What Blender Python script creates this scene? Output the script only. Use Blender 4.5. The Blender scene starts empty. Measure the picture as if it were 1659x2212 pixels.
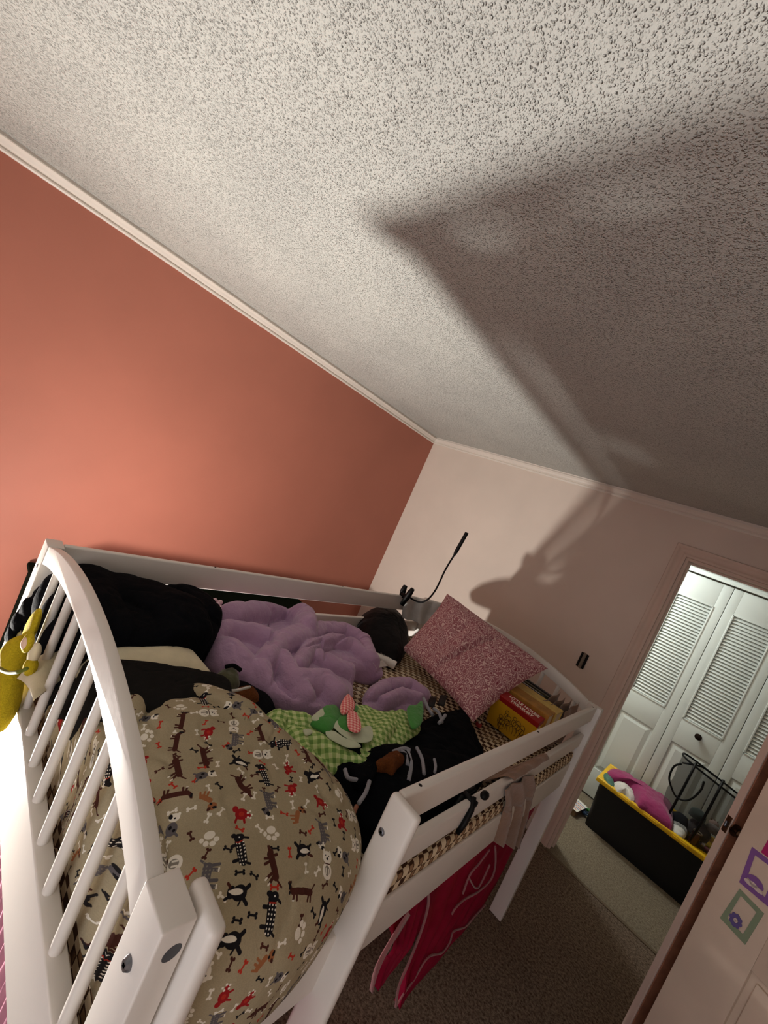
import bpy, bmesh, math, random
import numpy as np
from mathutils import Vector, Matrix

# ------------------------------------------------------------------ camera, world, lights
SC = bpy.context.scene
COL = SC.collection
EYE = 1.72
FPX = 881.77
CR = np.array([[0.66456689, 0.32819089, -0.67129843],
               [0.62837818, 0.24067527, 0.73974068],
               [0.40434109, -0.91343645, -0.04628318]])
cd = bpy.data.cameras.new('camera')
cam = bpy.data.objects.new('camera', cd)
COL.objects.link(cam)
cd.sensor_fit = 'HORIZONTAL'
cd.sensor_width = 36.0
cd.lens = FPX / 1659.0 * 36.0
cd.clip_start = 0.02
m3 = Matrix(((CR[0][0], -CR[0][1], -CR[0][2]), (CR[1][0], -CR[1][1], -CR[1][2]), (CR[2][0], -CR[2][1], -CR[2][2])))
cam.matrix_world = Matrix.Translation((0, 0, EYE)) @ m3.to_4x4()
SC.camera = cam

w = bpy.data.worlds.new('night_world')
SC.world = w
w.use_nodes = True
w.node_tree.nodes['Background'].inputs[0].default_value = (0.9, 0.9, 1.0, 1)
w.node_tree.nodes['Background'].inputs[1].default_value = 0.02
SC.view_settings.view_transform = 'Standard'
SC.view_settings.look = 'None'
SC.view_settings.exposure = 0.0
SC.view_settings.gamma = 1.0
SC.cycles.max_bounces = 8
SC.cycles.diffuse_bounces = 5
SC.cycles.use_denoising = True

def point_light(name, loc, watts, rad, col):
    l = bpy.data.lights.new(name, 'POINT')
    l.energy = watts; l.shadow_soft_size = rad; l.color = col
    o = bpy.data.objects.new(name, l); o.location = loc
    COL.objects.link(o); return o

def area_light(name, loc, target, size, watts, col):
    l = bpy.data.lights.new(name, 'AREA')
    l.energy = watts; l.size = size; l.color = col
    o = bpy.data.objects.new(name, l); o.location = loc
    o.rotation_euler = (Vector(target) - Vector(loc)).to_track_quat('-Z', 'Y').to_euler()
    COL.objects.link(o); return o

def spot_light(name, loc, aim, watts, rad, col, ang=176, blend=1.0):
    l = bpy.data.lights.new(name, 'SPOT')
    l.energy = watts; l.shadow_soft_size = rad; l.color = col; l.spot_size = math.radians(ang); l.spot_blend = blend
    o = bpy.data.objects.new(name, l); o.location = loc
    o.rotation_euler = Vector(aim).to_track_quat('-Z', 'Y').to_euler()
    COL.objects.link(o); return o
spot_light('bedside_lamp_light', (-1.70, 0.075, 0.40), (.32, .70, .63), 188, 0.045, (1.0, 0.95, 0.88))
point_light('bedside_lamp_spill', (-1.70, 0.075, 0.38), 46, 0.045, (1.0, 0.95, 0.88))
point_light('hall_ceiling_light', (-1.10, 3.88, 2.25), 48, 0.09, (0.86, 0.97, 1.0))
area_light('cool_fill_behind', (0.1, -1.45, 1.7), (-0.6, 1.0, 0.9), 1.1, 2.7, (0.82, 0.90, 1.0))  # added cool fill from behind the camera for the near faces
area_light('ceiling_fill', (0.15, -1.2, 0.9), (-0.7, 1.6, 2.6), 1.2, 11.0, (0.92, 0.93, 1.0))  # added fill aimed upwards, lifts the shade on ceiling and walls

# ------------------------------------------------------------------ helpers
def ray(u, v):
    return CR @ np.array([u - 829.5, v - 1106.0, FPX])
def az(u, v, z):
    r = ray(u, v); t = (z - EYE) / r[2]; return (r[0]*t, r[1]*t, z)
def ax(u, v, x):
    r = ray(u, v); t = x / r[0]; return (x, r[1]*t, EYE + r[2]*t)
def ay(u, v, y):
    r = ray(u, v); t = y / r[1]; return (r[0]*t, y, EYE + r[2]*t)

def lin(c):
    return tuple((x/12.92 if x <= 0.04045 else ((x+0.055)/1.055)**2.4) for x in [k/255 for k in c])

class NT:
    def __init__(s, name):
        s.m = bpy.data.materials.new(name); s.m.use_nodes = True
        s.t = s.m.node_tree; s.n = s.t.nodes; s.b = s.n['Principled BSDF']
    def node(s, typ, **kw):
        n = s.n.new(typ)
        for k, v in kw.items():
            if k.startswith('i_'):
                n.inputs[int(k[2:]) if k[2:].isdigit() else k[2:].replace('_', ' ')].default_value = v
            else: setattr(n, k, v)
        return n
    def link(s, a, b): s.t.links.new(a, b)
    def coord(s, what='Object', scale=(1, 1, 1), rot=(0, 0, 0)):
        c = s.node('ShaderNodeTexCoord'); mp = s.node('ShaderNodeMapping')
        mp.inputs['Scale'].default_value = scale; mp.inputs['Rotation'].default_value = rot
        s.link(c.outputs[what], mp.inputs[0]); return mp.outputs[0]
    def noise(s, vec, scale, detail=3, rough=0.5, dist=0.0):
        n = s.node('ShaderNodeTexNoise')
        n.inputs['Scale'].default_value = scale; n.inputs['Detail'].default_value = detail
        n.inputs['Roughness'].default_value = rough; n.inputs['Distortion'].default_value = dist
        s.link(vec, n.inputs['Vector']); return n.outputs['Fac']
    def ramp(s, fac, stops, interp='LINEAR'):
        r = s.node('ShaderNodeValToRGB'); r.color_ramp.interpolation = interp
        while len(r.color_ramp.elements) < len(stops): r.color_ramp.elements.new(0.5)
        for e, (p, c) in zip(r.color_ramp.elements, stops):
            e.position = p; e.color = (*c, 1) if len(c) == 3 else c
        s.link(fac, r.inputs[0]); return r.outputs[0]
    def bump(s, h, strength=0.3, dist=0.005, prev=None):
        b = s.node('ShaderNodeBump'); b.inputs['Strength'].default_value = strength
        b.inputs['Distance'].default_value = dist; s.link(h, b.inputs['Height'])
        if prev is not None: s.link(prev, b.inputs['Normal'])
        s.link(b.outputs[0], s.b.inputs['Normal']); return b.outputs[0]
    def math(s, op, a, b=None, c=None):
        n = s.node('ShaderNodeMath', operation=op)
        for i, x in enumerate((a, b, c)):
            if x is None: continue
            if isinstance(x, (int, float)): n.inputs[i].default_value = x
            else: s.link(x, n.inputs[i])
        return n.outputs[0]
    def mix(s, f, a, b):
        n = s.node('ShaderNodeMix', data_type='RGBA')
        if isinstance(f, (int, float)): n.inputs[0].default_value = f
        else: s.link(f, n.inputs[0])
        for i, x in ((6, a), (7, b)):
            if isinstance(x, tuple): n.inputs[i].default_value = (*x, 1)
            else: s.link(x, n.inputs[i])
        return n.outputs[2]
    def color(s, c):
        if isinstance(c, tuple): s.b.inputs['Base Color'].default_value = (*c, 1)
        else: s.link(c, s.b.inputs['Base Color'])
    def set(s, rough=0.6, metal=0.0, spec=0.4, **kw):
        s.b.inputs['Roughness'].default_value = rough; s.b.inputs['Metallic'].default_value = metal
        s.b.inputs['Specular IOR Level'].default_value = spec
        for k, v in kw.items(): s.b.inputs[k.replace('_', ' ')].default_value = v
        return s.m

def simple(name, c, rough=0.6, metal=0.0, spec=0.4, var=0.08, vs=6.0, bump=0.0, bs=200.0, bd=0.002, sheen=0.0):
    t = NT(name); v = t.coord()
    c = lin(c)
    f = t.noise(v, vs, 3)
    t.color(t.ramp(f, [(0.3, tuple(x*(1-var) for x in c)), (0.7, tuple(min(1, x*(1+var)) for x in c))]))
    if bump: t.bump(t.noise(v, bs, 3), bump, bd)
    t.set(rough, metal, spec)
    if sheen: t.b.inputs['Sheen Weight'].default_value = sheen
    return t.m

def fabric(name, c, var=0.10, sheen=0.25, weave=900, rough=0.9, wr=0.4):
    t = NT(name); v = t.coord(); c = lin(c)
    f = t.noise(v, 14, 4)
    t.color(t.ramp(f, [(0.3, tuple(x*(1-var) for x in c)), (0.7, tuple(min(1, x*(1+var)) for x in c))]))
    b = t.bump(t.noise(v, 55, 4, 0.6, 0.6), wr, 0.006)
    t.bump(t.noise(v, weave, 2), 0.25, 0.0006, b)
    t.set(rough, 0, 0.25 if sum(c) > .1 else .06); t.b.inputs['Sheen Weight'].default_value = sheen if sum(c) > .1 else 0
    return t.m

def mesh_obj(name, verts, faces, mats=None, parent=None, smooth=False, uv=None, mi=None):
    me = bpy.data.meshes.new(name)
    me.from_pydata([tuple(map(float, v)) for v in verts], [], [tuple(map(int, f)) for f in faces])
    me.update()
    if uv is not None:
        l = me.uv_layers.new(name='UVMap')
        li = np.empty(len(me.loops), dtype=np.int32); me.loops.foreach_get('vertex_index', li)
        l.data.foreach_set('uv', np.asarray(uv, dtype=np.float32)[li].ravel())
    if smooth: me.polygons.foreach_set('use_smooth', [True]*len(me.polygons))
    o = bpy.data.objects.new(name, me); COL.objects.link(o)
    for m in (mats if isinstance(mats, (list, tuple)) else [mats]):
        if m: me.materials.append(m)
    if mi is not None: me.polygons.foreach_set('material_index', mi)
    if parent: attach(o, parent)
    return o

def attach(o, p):
    o.parent = p; o.matrix_parent_inverse = world_of(p).inverted()
def world_of(p):
    m = p.matrix_basis.copy()
    q = p
    while q.parent:
        m = q.parent.matrix_basis @ q.matrix_parent_inverse @ m if False else q.parent.matrix_basis @ (q.matrix_parent_inverse @ m)
        q = q.parent
    return m

def tag(o, label=None, cat=None, group=None, kind=None):
    if label: o['label'] = label
    if cat: o['category'] = cat
    if group: o['group'] = group
    if kind: o['kind'] = kind
    return o
def thing(name, label, cat, loc=(0, 0, 0), group=None, kind=None):
    o = bpy.data.objects.new(name, None); COL.objects.link(o)
    o.location = loc; o.empty_display_size = 0.05
    return tag(o, label, cat, group, kind)

class MB:
    """collects shapes into one mesh"""
    def __init__(s): s.v = []; s.f = []; s.m = []
    def add(s, v, f, mi=0):
        k = len(s.v); s.v += [tuple(p) for p in v]; s.f += [tuple(i+k for i in q) for q in f]; s.m += [mi]*len(f)
    def box(s, a, b, bev=0.0, M=None, mi=0):
        (x0, y0, z0), (x1, y1, z1) = [min(p, q) for p, q in zip(a, b)], [max(p, q) for p, q in zip(a, b)]
        bm = bmesh.new()
        bmesh.ops.create_cube(bm, size=1)
        for q in bm.verts:
            q.co = Vector(((x0+x1)/2+q.co.x*(x1-x0), (y0+y1)/2+q.co.y*(y1-y0), (z0+z1)/2+q.co.z*(z1-z0)))
        if bev > 0:
            bmesh.ops.bevel(bm, geom=bm.edges[:], offset=min(bev, (x1-x0)/2.1, (y1-y0)/2.1, (z1-z0)/2.1), segments=3, profile=0.5, affect='EDGES')
        bm.verts.index_update()
        v = [q.co.copy() for q in bm.verts]
        if M: v = [M @ q for q in v]
        s.add(v, [[q.index for q in f.verts] for f in bm.faces], mi); bm.free(); return s
    def tube(s, pts, r, n=10, mi=0, cap=True):
        pts = [Vector(p) for p in pts]; k = len(pts)
        rs = r if isinstance(r, (list, tuple)) else [r]*k
        v = []; f = []; up = None
        for i, p in enumerate(pts):
            d = (pts[min(i+1, k-1)] - pts[max(i-1, 0)]).normalized()
            if up is None: up = d.orthogonal().normalized()
            up = (up - d*up.dot(d)).normalized(); sd = d.cross(up)
            for j in range(n):
                a = 2*math.pi*j/n; v.append(p + (up*math.cos(a) + sd*math.sin(a))*rs[i])
        for i in range(k-1):
            for j in range(n):
                f.append((i*n+j, i*n+(j+1) % n, (i+1)*n+(j+1) % n, (i+1)*n+j))
        if cap: f.append(tuple(range(n))[::-1]); f.append(tuple(range((k-1)*n, k*n)))
        s.add(v, f, mi); return s
    def prism(s, poly, d, M=None, mi=0):
        """poly: list of 3D points (closed, planar), extruded by vector d"""
        k = len(poly); d = Vector(d)
        v = [Vector(p) for p in poly] + [Vector(p)+d for p in poly]
        if M: v = [M @ q for q in v]
        f = [tuple(range(k))[::-1], tuple(range(k, 2*k))] + [(i, (i+1) % k, k+(i+1) % k, k+i) for i in range(k)]
        s.add(v, f, mi); return s
    def ball(s, c, r, n=12, mi=0, M=None):
        r = r if isinstance(r, (tuple, list)) else (r, r, r)
        v = [Vector((0, 0, 1))]; f = []
        for i in range(1, n//2):
            a = math.pi*i/(n//2)
            for j in range(n):
                b = 2*math.pi*j/n; v.append(Vector((math.sin(a)*math.cos(b), math.sin(a)*math.sin(b), math.cos(a))))
        v.append(Vector((0, 0, -1)))
        for j in range(n): f.append((0, 1+j, 1+(j+1) % n))
        for i in range(n//2-2):
            for j in range(n):
                a = 1+i*n; f.append((a+j, a+n+j, a+n+(j+1) % n, a+(j+1) % n))
        a = 1+(n//2-2)*n; e = len(v)-1
        for j in range(n): f.append((a+j, e, a+(j+1) % n))
        v = [Vector((p.x*r[0], p.y*r[1], p.z*r[2])) for p in v]
        if M: v = [M @ p for p in v]
        s.add([p+Vector(c) for p in v], f, mi); return s
    def build(s, name, mat, parent=None, smooth=False):
        return mesh_obj(name, s.v, s.f, mat, parent, smooth, mi=s.m if isinstance(mat, (list, tuple)) else None)

def auto_smooth(o, ang=40):
    me = o.data
    me.polygons.foreach_set('use_smooth', [True]*len(me.polygons))
    bm = bmesh.new(); bm.from_mesh(me)
    for e in bm.edges:
        if len(e.link_faces) == 2 and e.calc_face_angle(0) > math.radians(ang): e.smooth = False
    bm.to_mesh(me); bm.free(); return o

def rotm(axis, deg, about=(0, 0, 0)):
    return Matrix.Translation(about) @ Matrix.Rotation(math.radians(deg), 4, axis) @ Matrix.Translation(-Vector(about))

# value noise in numpy
def vnoise(p, seed=0):
    p = np.asarray(p, dtype=np.float64); i = np.floor(p).astype(np.int64); f = p - i; f = f*f*(3-2*f)
    def h(a):
        n = (a[..., 0]*374761393 + a[..., 1]*668265263 + a[..., 2]*2147483647 + seed*1274126177) & 0x7fffffff
        n = (n ^ (n >> 13)) * 1274126177 & 0x7fffffff
        return ((n ^ (n >> 16)) & 0xffff) / 65535.0
    r = 0
    for dx in (0, 1):
        for dy in (0, 1):
            for dz in (0, 1):
                wt = (f[..., 0] if dx else 1-f[..., 0])*(f[..., 1] if dy else 1-f[..., 1])*(f[..., 2] if dz else 1-f[..., 2])
                r = r + wt*h(i + np.array([dx, dy, dz]))
    return r*2-1
def fbm(p, seed=0, oct=3):
    p = np.asarray(p); r = 0; a = 1.0; t = 0
    for k in range(oct): r = r + a*vnoise(p*(2**k)+k*17.3, seed+k); t += a; a *= 0.5
    return r/t

def spline(pts, n, closed=True):
    P = [np.array(p, float) for p in pts]; k = len(P); out = []
    segs = k if closed else k-1
    per = max(2, n//segs)
    for i in range(segs):
        g = (lambda j: P[j % k]) if closed else (lambda j: P[min(max(j, 0), k-1)])
        p0, p1, p2, p3 = g(i-1), g(i), g(i+1), g(i+2)
        for t in np.linspace(0, 1, per, endpoint=False):
            out.append(0.5*((2*p1)+(-p0+p2)*t+(2*p0-5*p1+4*p2-p3)*t*t+(-p0+3*p1-3*p2+p3)*t**3))
    if not closed: out.append(P[-1])
    return np.array(out)

def seg_dist(q, pts):
    """distance of xy points q to polyline pts [(x,y,h)], with interpolated height"""
    best = np.full(len(q), 1e9); hh = np.zeros(len(q))
    for a, b in zip(pts[:-1], pts[1:]):
        a = np.array(a, float); b = np.array(b, float); ab = b[:2]-a[:2]
        t = np.clip(((q-a[:2])@ab)/max(ab@ab, 1e-12), 0, 1)
        d = np.linalg.norm(q-(a[:2]+t[:, None]*ab), axis=1)
        h = a[2]+(b[2]-a[2])*t; m = d < best
        best[m] = d[m]; hh[m] = h[m]
    return best, hh

def pile(name, outline, z0, H, mat, parent=None, ridges=(), seams=(), p=2.4, e=0.25, under=0.06, nt=200, nr=56,
         noise=0.01, nscale=9.0, fine=0.003, fscale=40, edge=0.03, seed=1, base=1.0, dome=None, stretch=(1, 1)):
    """soft heap of cloth: closed surface over an outline with rolled edge, folds (ridges) and stitched seams"""
    B = spline(outline, nt); k = len(B)
    ang = np.linspace(0, 2*np.pi, k, endpoint=False)
    c = B.mean(0)
    wob = fbm(np.stack([np.cos(ang)*3.0, np.sin(ang)*3.0, ang*0+seed], 1), seed, 3)
    B = c + (B-c)*(1+edge*wob[:, None])
    ts = []
    for i in range(1, nr+1):
        a = (i/nr)**0.85*math.pi/2
        ts.append((math.sin(a)**(2/p) if math.sin(a) > 0 else 0, max(math.cos(a), 0)**(2/p), 0))
    # make spacing of rho even in the flat middle
    rho = np.concatenate([np.linspace(0.02, 0.82, int(nr*0.6)), 0.82+0.18*np.sin(np.linspace(0, math.pi/2, nr-int(nr*0.6)+1)[1:])])
    eta = (1-np.minimum(rho, 1)**p)**(1/p)
    prof = [(r, et, 0) for r, et in zip(rho, eta)] + [(1-under*s, 0, s) for s in (0.35, 0.7, 1.0)]
    V = []; 
    for r, et, s in prof:
        P = c + (B-c)*r
        V.append(np.column_stack([P, np.full(k, et), np.full(k, s)]))
    V = np.array(V).reshape(-1, 4)
    q = V[:, :2]; et = V[:, 2]; s = V[:, 3]
    hh = np.full(len(q), float(H)) if dome is None else np.array([dome(x, y) for x, y in q])
    rd = np.zeros(len(q))
    for pts, rad, *o in ridges:
        d, h = seg_dist(q, pts); f = np.sqrt(np.clip(1-(d/rad)**2, 0, 1))
        x = h*f
        k_ = 0.012
        m = np.maximum(rd, x); diff = np.abs(rd-x)
        rd = m + np.where(diff < k_, (k_-diff)**2/(4*k_), 0)*np.where((rd > 0) | (x > 0), 1, 0)
    q3 = np.column_stack([q[:, 0]*stretch[0], q[:, 1]*stretch[1], np.zeros(len(q))])
    nz = fbm(q3*nscale+seed*3.1, seed, 3)*noise
    wr = (np.abs(fbm(q3*nscale*1.7+7.7, seed+5, 2)))
    nz = nz - np.clip(0.12-wr, 0, 1)*noise*3.0
    for pts, rad, dep in seams:
        d, h = seg_dist(q, [(x, y, 1) for x, y, *_ in pts]); nz = nz - dep*np.exp(-(d/rad)**2)
    z = z0 + hh*(e+(1-e)*et) + (rd+nz)*np.clip(et*1.4, 0, 1)**0.8
    z = np.where(s > 0, z0 + hh*e*(1-s), z)
    z = np.maximum(z, z0+0.0005)
    P3 = np.column_stack([q, z])
    P3 = P3 + np.column_stack([fbm(P3*fscale, seed+11, 2), fbm(P3*fscale, seed+12, 2), fbm(P3*fscale, seed+13, 2)])*fine
    P3[:, 2] = np.maximum(P3[:, 2], z0+0.0005)
    R = len(prof)
    G = P3.reshape(R, k, 3)
    # uv: unrolled along each spoke
    dl = np.linalg.norm(np.diff(G, axis=0), axis=2); cum = np.concatenate([np.zeros((1, k)), np.cumsum(dl, 0)])
    dirv = (B-c)/np.linalg.norm(B-c, axis=1)[:, None]
    uv = c + dirv[None]*(cum+np.linalg.norm(G[0, :, :2]-c, axis=1)[None])[..., None]
    top = G[0].mean(0)
    verts = np.concatenate([P3, [top], [[c[0], c[1], z0+0.0005]]]); uvs = np.concatenate([uv.reshape(-1, 2), [c], [c]])
    F = []
    for i in range(R-1):
        for j in range(k):
            a = i*k+j; b = i*k+(j+1) % k
            F.append((a, a+k, b+k, b))
    T = R*k
    for j in range(k):
        F.append((T, j, (j+1) % k)); F.append((T+1, (R-1)*k+(j+1) % k, (R-1)*k+j))
    return mesh_obj(name, verts, F, mat, parent, True, uvs)

def cushion(name, C, T, mat, parent=None, n=44, pw=0.42, noise=0.006, seed=1, up=(0, 0, 1), pinch=0.10, creases=(), ns=14):
    """pillow between four corners C (00,10,11,01), thickness T, pointed corners"""
    C = [np.array(c, float) for c in C]
    V = []; UV = []
    nrm = np.cross(C[1]-C[0], C[3]-C[0]); nrm /= np.linalg.norm(nrm)
    if nrm @ np.array(up) < 0: nrm = -nrm
    for side in (1, -1):
        for i in range(n+1):
            for j in range(n+1):
                u, v = i/n, j/n
                uu, vv = 2*u-1, 2*v-1
                # pinched sides
                u2 = 0.5+0.5*uu*(1-pinch*(1-vv*vv)*abs(uu)); v2 = 0.5+0.5*vv*(1-pinch*(1-uu*uu)*abs(vv))
                P = C[0]*(1-u2)*(1-v2)+C[1]*u2*(1-v2)+C[2]*u2*v2+C[3]*(1-u2)*v2
                prof = (max(0, 1-uu*uu)*max(0, 1-vv*vv))**pw
                V.append(P + nrm*side*T*prof*(0.6 if side < 0 else 1.0)); UV.append((u*np.linalg.norm(C[1]-C[0]), v*np.linalg.norm(C[3]-C[0])))
    V = np.array(V); UV = np.array(UV)
    N1 = (n+1)**2
    prof = np.tile([(max(0, 1-(2*i/n-1)**2)*max(0, 1-(2*j/n-1)**2))**0.5 for i in range(n+1) for j in range(n+1)], 2)
    nz = fbm(V*ns, seed, 3)*noise*2 - np.clip(0.1-np.abs(fbm(V*ns*1.4, seed+4, 2)), 0, 1)*noise*8
    for (a, b, r, d) in creases:
        dd, _ = seg_dist(UV, [(a[0], a[1], 1), (b[0], b[1], 1)]); nz = nz - d*np.exp(-(dd/r)**2)
    sgn = np.where(np.arange(len(V)) < N1, 1, -1)
    V = V + nrm[None]*(nz*prof*sgn)[:, None]
    F = []
    for i in range(n):
        for j in range(n):
            a = i*(n+1)+j; F.append((a, a+n+1, a+n+2, a+1)); b = a+N1; F.append((b, b+1, b+n+2, b+n+1))
    return mesh_obj(name, V, F, mat, parent, True, UV)

def sheet(name, A, Bs, mat, parent=None, nu=30, nv=40, folds=0.01, nf=4, dirn=(1, 0, 0), th=0.003, seed=1, smoothed=True, ph=0.0):
    """cloth lofted between edge polylines A and Bs, with folds along the edges"""
    A = spline(A, nv, False); Bs = spline(Bs, nv, False)
    A = np.array([A[int(round(i))] for i in np.linspace(0, len(A)-1, nv+1)]); Bs = np.array([Bs[int(round(i))] for i in np.linspace(0, len(Bs)-1, nv+1)])
    d = np.array(dirn, float); V = []; UV = []
    for sd in (0, 1):
        for j in range(nv+1):
            for i in range(nu+1):
                t = i/nu; P = A[j]*(1-t)+Bs[j]*t
                fo = folds*(0.35+0.65*j/nv)*math.sin(2*math.pi*(nf*t+0.15*math.sin(3*j/nv+seed))+ph)
                V.append(P + d*(fo - sd*th)); UV.append((t*np.linalg.norm(A[j]-Bs[j]), j/nv))
    V = np.array(V); V = V + d[None]*(fbm(V*12, seed, 3)*folds*0.5)[:, None]
    W = nu+1; N1 = W*(nv+1); F = []
    for j in range(nv):
        for i in range(nu):
            a = j*W+i; F.append((a, a+1, a+W+1, a+W)); b = a+N1; F.append((b, b+W, b+W+1, b+1))
    for j in range(nv):
        a = j*W; F.append((a, a+W, a+W+N1, a+N1)); a = j*W+nu; F.append((a, a+N1, a+W+N1, a+W))
    for i in range(nu):
        a = i; F.append((a, a+N1, a+1+N1, a+1)); a = nv*W+i; F.append((a, a+1, a+1+N1, a+N1))
    return mesh_obj(name, V, F, mat, parent, smoothed, UV)

def text_mesh(name, s, size, mat, parent, M, depth=0.0006, bold=0.0, align='CENTER'):
    cu = bpy.data.curves.new(name, 'FONT'); cu.body = s; cu.size = size; cu.align_x = align; cu.extrude = depth
    cu.offset = bold; cu.resolution_u = 3
    o = bpy.data.objects.new(name+'_tmp', cu); COL.objects.link(o)
    dg = bpy.context.evaluated_depsgraph_get(); me = bpy.data.meshes.new_from_object(o.evaluated_get(dg))
    bpy.data.objects.remove(o)
    me.name = name; me.materials.clear(); me.materials.append(mat); me.transform(M)
    r = bpy.data.objects.new(name, me); COL.objects.link(r); attach(r, parent); return r

# ------------------------------------------------------------------ materials
def m_popcorn():
    t = NT('popcorn_ceiling'); v = t.coord()
    t.color(t.ramp(t.noise(v, 3, 3), [(0.3, lin((188, 189, 184))), (0.7, lin((198, 199, 193)))]))
    ns = t.node('ShaderNodeTexNoise'); ns.inputs['Scale'].default_value = 60; ns.inputs['Detail'].default_value = 3
    t.link(v, ns.inputs['Vector'])
    vm = t.node('ShaderNodeVectorMath', operation='MULTIPLY_ADD'); t.link(ns.outputs['Color'], vm.inputs[0])
    vm.inputs[1].default_value = (0.008, 0.008, 0.008); t.link(v, vm.inputs[2])
    def blobs(sc):
        vo = t.node('ShaderNodeTexVoronoi', feature='F1'); vo.inputs['Scale'].default_value = sc
        t.link(vm.outputs[0], vo.inputs['Vector'])
        d = t.ramp(vo.outputs['Distance'], [(0.12, (1, 1, 1)), (0.52, (0, 0, 0))], 'EASE')
        sp = t.node('ShaderNodeSeparateColor'); t.link(vo.outputs['Color'], sp.inputs[0])
        return t.math('MULTIPLY', d, sp.outputs[0])
    hh = t.math('MULTIPLY_ADD', blobs(265), 0.6, blobs(165))
    hh = t.math('MULTIPLY_ADD', t.noise(v, 60, 3), 0.5, hh)
    t.bump(hh, 1.0, 0.0050)
    return t.set(0.95, 0, 0.1)
def m_carpet(name, a, b):
    t = NT(name); v = t.coord()
    f = t.noise(v, 85, 5, 0.85); g = t.noise(v, 3, 3, 0.6); st = t.noise(v, 18, 3)
    c = t.ramp(f, [(0.40, lin(a)), (0.60, lin(b))])
    c = t.mix(t.math('MULTIPLY', g, 0.35), c, tuple(x*0.6 for x in lin(a)))
    t.color(c)
    h = t.math('MULTIPLY_ADD', st, 0.6, f)
    t.bump(h, 1.0, 0.012)
    return t.set(1.0, 0, 0.05)
def m_plaster(name, c):
    t = NT(name); v = t.coord(); c = lin(c)
    t.color(t.ramp(t.noise(v, 2.5, 3), [(0.3, tuple(x*0.96 for x in c)), (0.7, tuple(min(1, x*1.04) for x in c))]))
    t.bump(t.noise(v, 160, 3), 0.12, 0.0015)
    return t.set(0.55, 0, 0.35)
def m_sheet():
    """cream and brown basket-check sheet"""
    t = NT('checked_sheet'); v = t.coord(scale=(1, 1, 1), rot=(0, 0, math.radians(1.5)))
    nz = t.node('ShaderNodeTexNoise'); nz.inputs['Scale'].default_value = 9; t.link(v, nz.inputs['Vector'])
    vm = t.node('ShaderNodeVectorMath', operation='MULTIPLY_ADD'); t.link(nz.outputs['Color'], vm.inputs[0])
    vm.inputs[1].default_value = (0.012, 0.012, 0.012); t.link(v, vm.inputs[2]); v = vm.outputs[0]
    ch = t.node('ShaderNodeTexChecker'); ch.inputs['Scale'].default_value = 46; t.link(v, ch.inputs['Vector'])
    ch2 = t.node('ShaderNodeTexVoronoi', distance='CHEBYCHEV'); ch2.inputs['Scale'].default_value = 46
    ch2.inputs['Randomness'].default_value = 0.0
    off = t.node('ShaderNodeVectorMath', operation='ADD'); t.link(v, off.inputs[0]); off.inputs[1].default_value = (0.5/46, 0.5/46, 0.5/46)
    t.link(off.outputs[0], ch2.inputs['Vector'])
    rim = t.ramp(ch2.outputs['Distance'], [(0.30, lin((150, 118, 88))), (0.36, lin((64, 40, 26))), (0.50, lin((78, 52, 36)))])
    cell = t.node('ShaderNodeTexVoronoi', distance='CHEBYCHEV'); cell.inputs['Scale'].default_value = 23; t.link(v, cell.inputs['Vector'])
    var = t.ramp(cell.outputs['Color'], [(0.3, lin((206, 186, 152))), (0.7, lin((226, 210, 180)))])
    c = t.mix(ch.outputs['Fac'], var, rim)
    t.color(c)
    t.bump(t.noise(v, 30, 3), 0.35, 0.006)
    return t.set(0.9, 0, 0.2)
def m_gingham():
    t = NT('green_gingham'); v = t.coord('UV', scale=(1, 1, 1), rot=(0, 0, math.radians(25)))
    sx = t.node('ShaderNodeSeparateXYZ'); t.link(v, sx.inputs[0])
    def stripe(o): return t.math('GREATER_THAN', t.math('FRACT', t.math('MULTIPLY', o, 44.0)), 0.5)
    a = stripe(sx.outputs[0]); b = stripe(sx.outputs[1])
    s = t.math('MULTIPLY', t.math('ADD', a, b), 0.5)
    t.color(t.ramp(s, [(0.0, lin((208, 220, 160))), (0.5, lin((164, 192, 116))), (1.0, lin((116, 154, 80)))]))
    bb = t.bump(t.noise(v, 60, 4, 0.6, 0.8), 0.6, 0.006)
    return t.set(0.9, 0, 0.2)
def m_pinkcheck():
    t = NT('pink_gingham'); v = t.coord('UV', scale=(1, 1, 1), rot=(0, 0, math.radians(40)))
    sx = t.node('ShaderNodeSeparateXYZ'); t.link(v, sx.inputs[0])
    def stripe(o): return t.math('GREATER_THAN', t.math('FRACT', t.math('MULTIPLY', o, 95.0)), 0.5)
    s = t.math('MULTIPLY', t.math('ADD', stripe(sx.outputs[0]), stripe(sx.outputs[1])), 0.5)
    t.color(t.ramp(s, [(0.0, lin((250, 205, 195))), (0.5, lin((238, 150, 145))), (1.0, lin((222, 100, 105)))]))
    t.bump(t.noise(v, 60, 3), 0.4, 0.004)
    return t.set(0.85, 0, 0.2)
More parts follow.
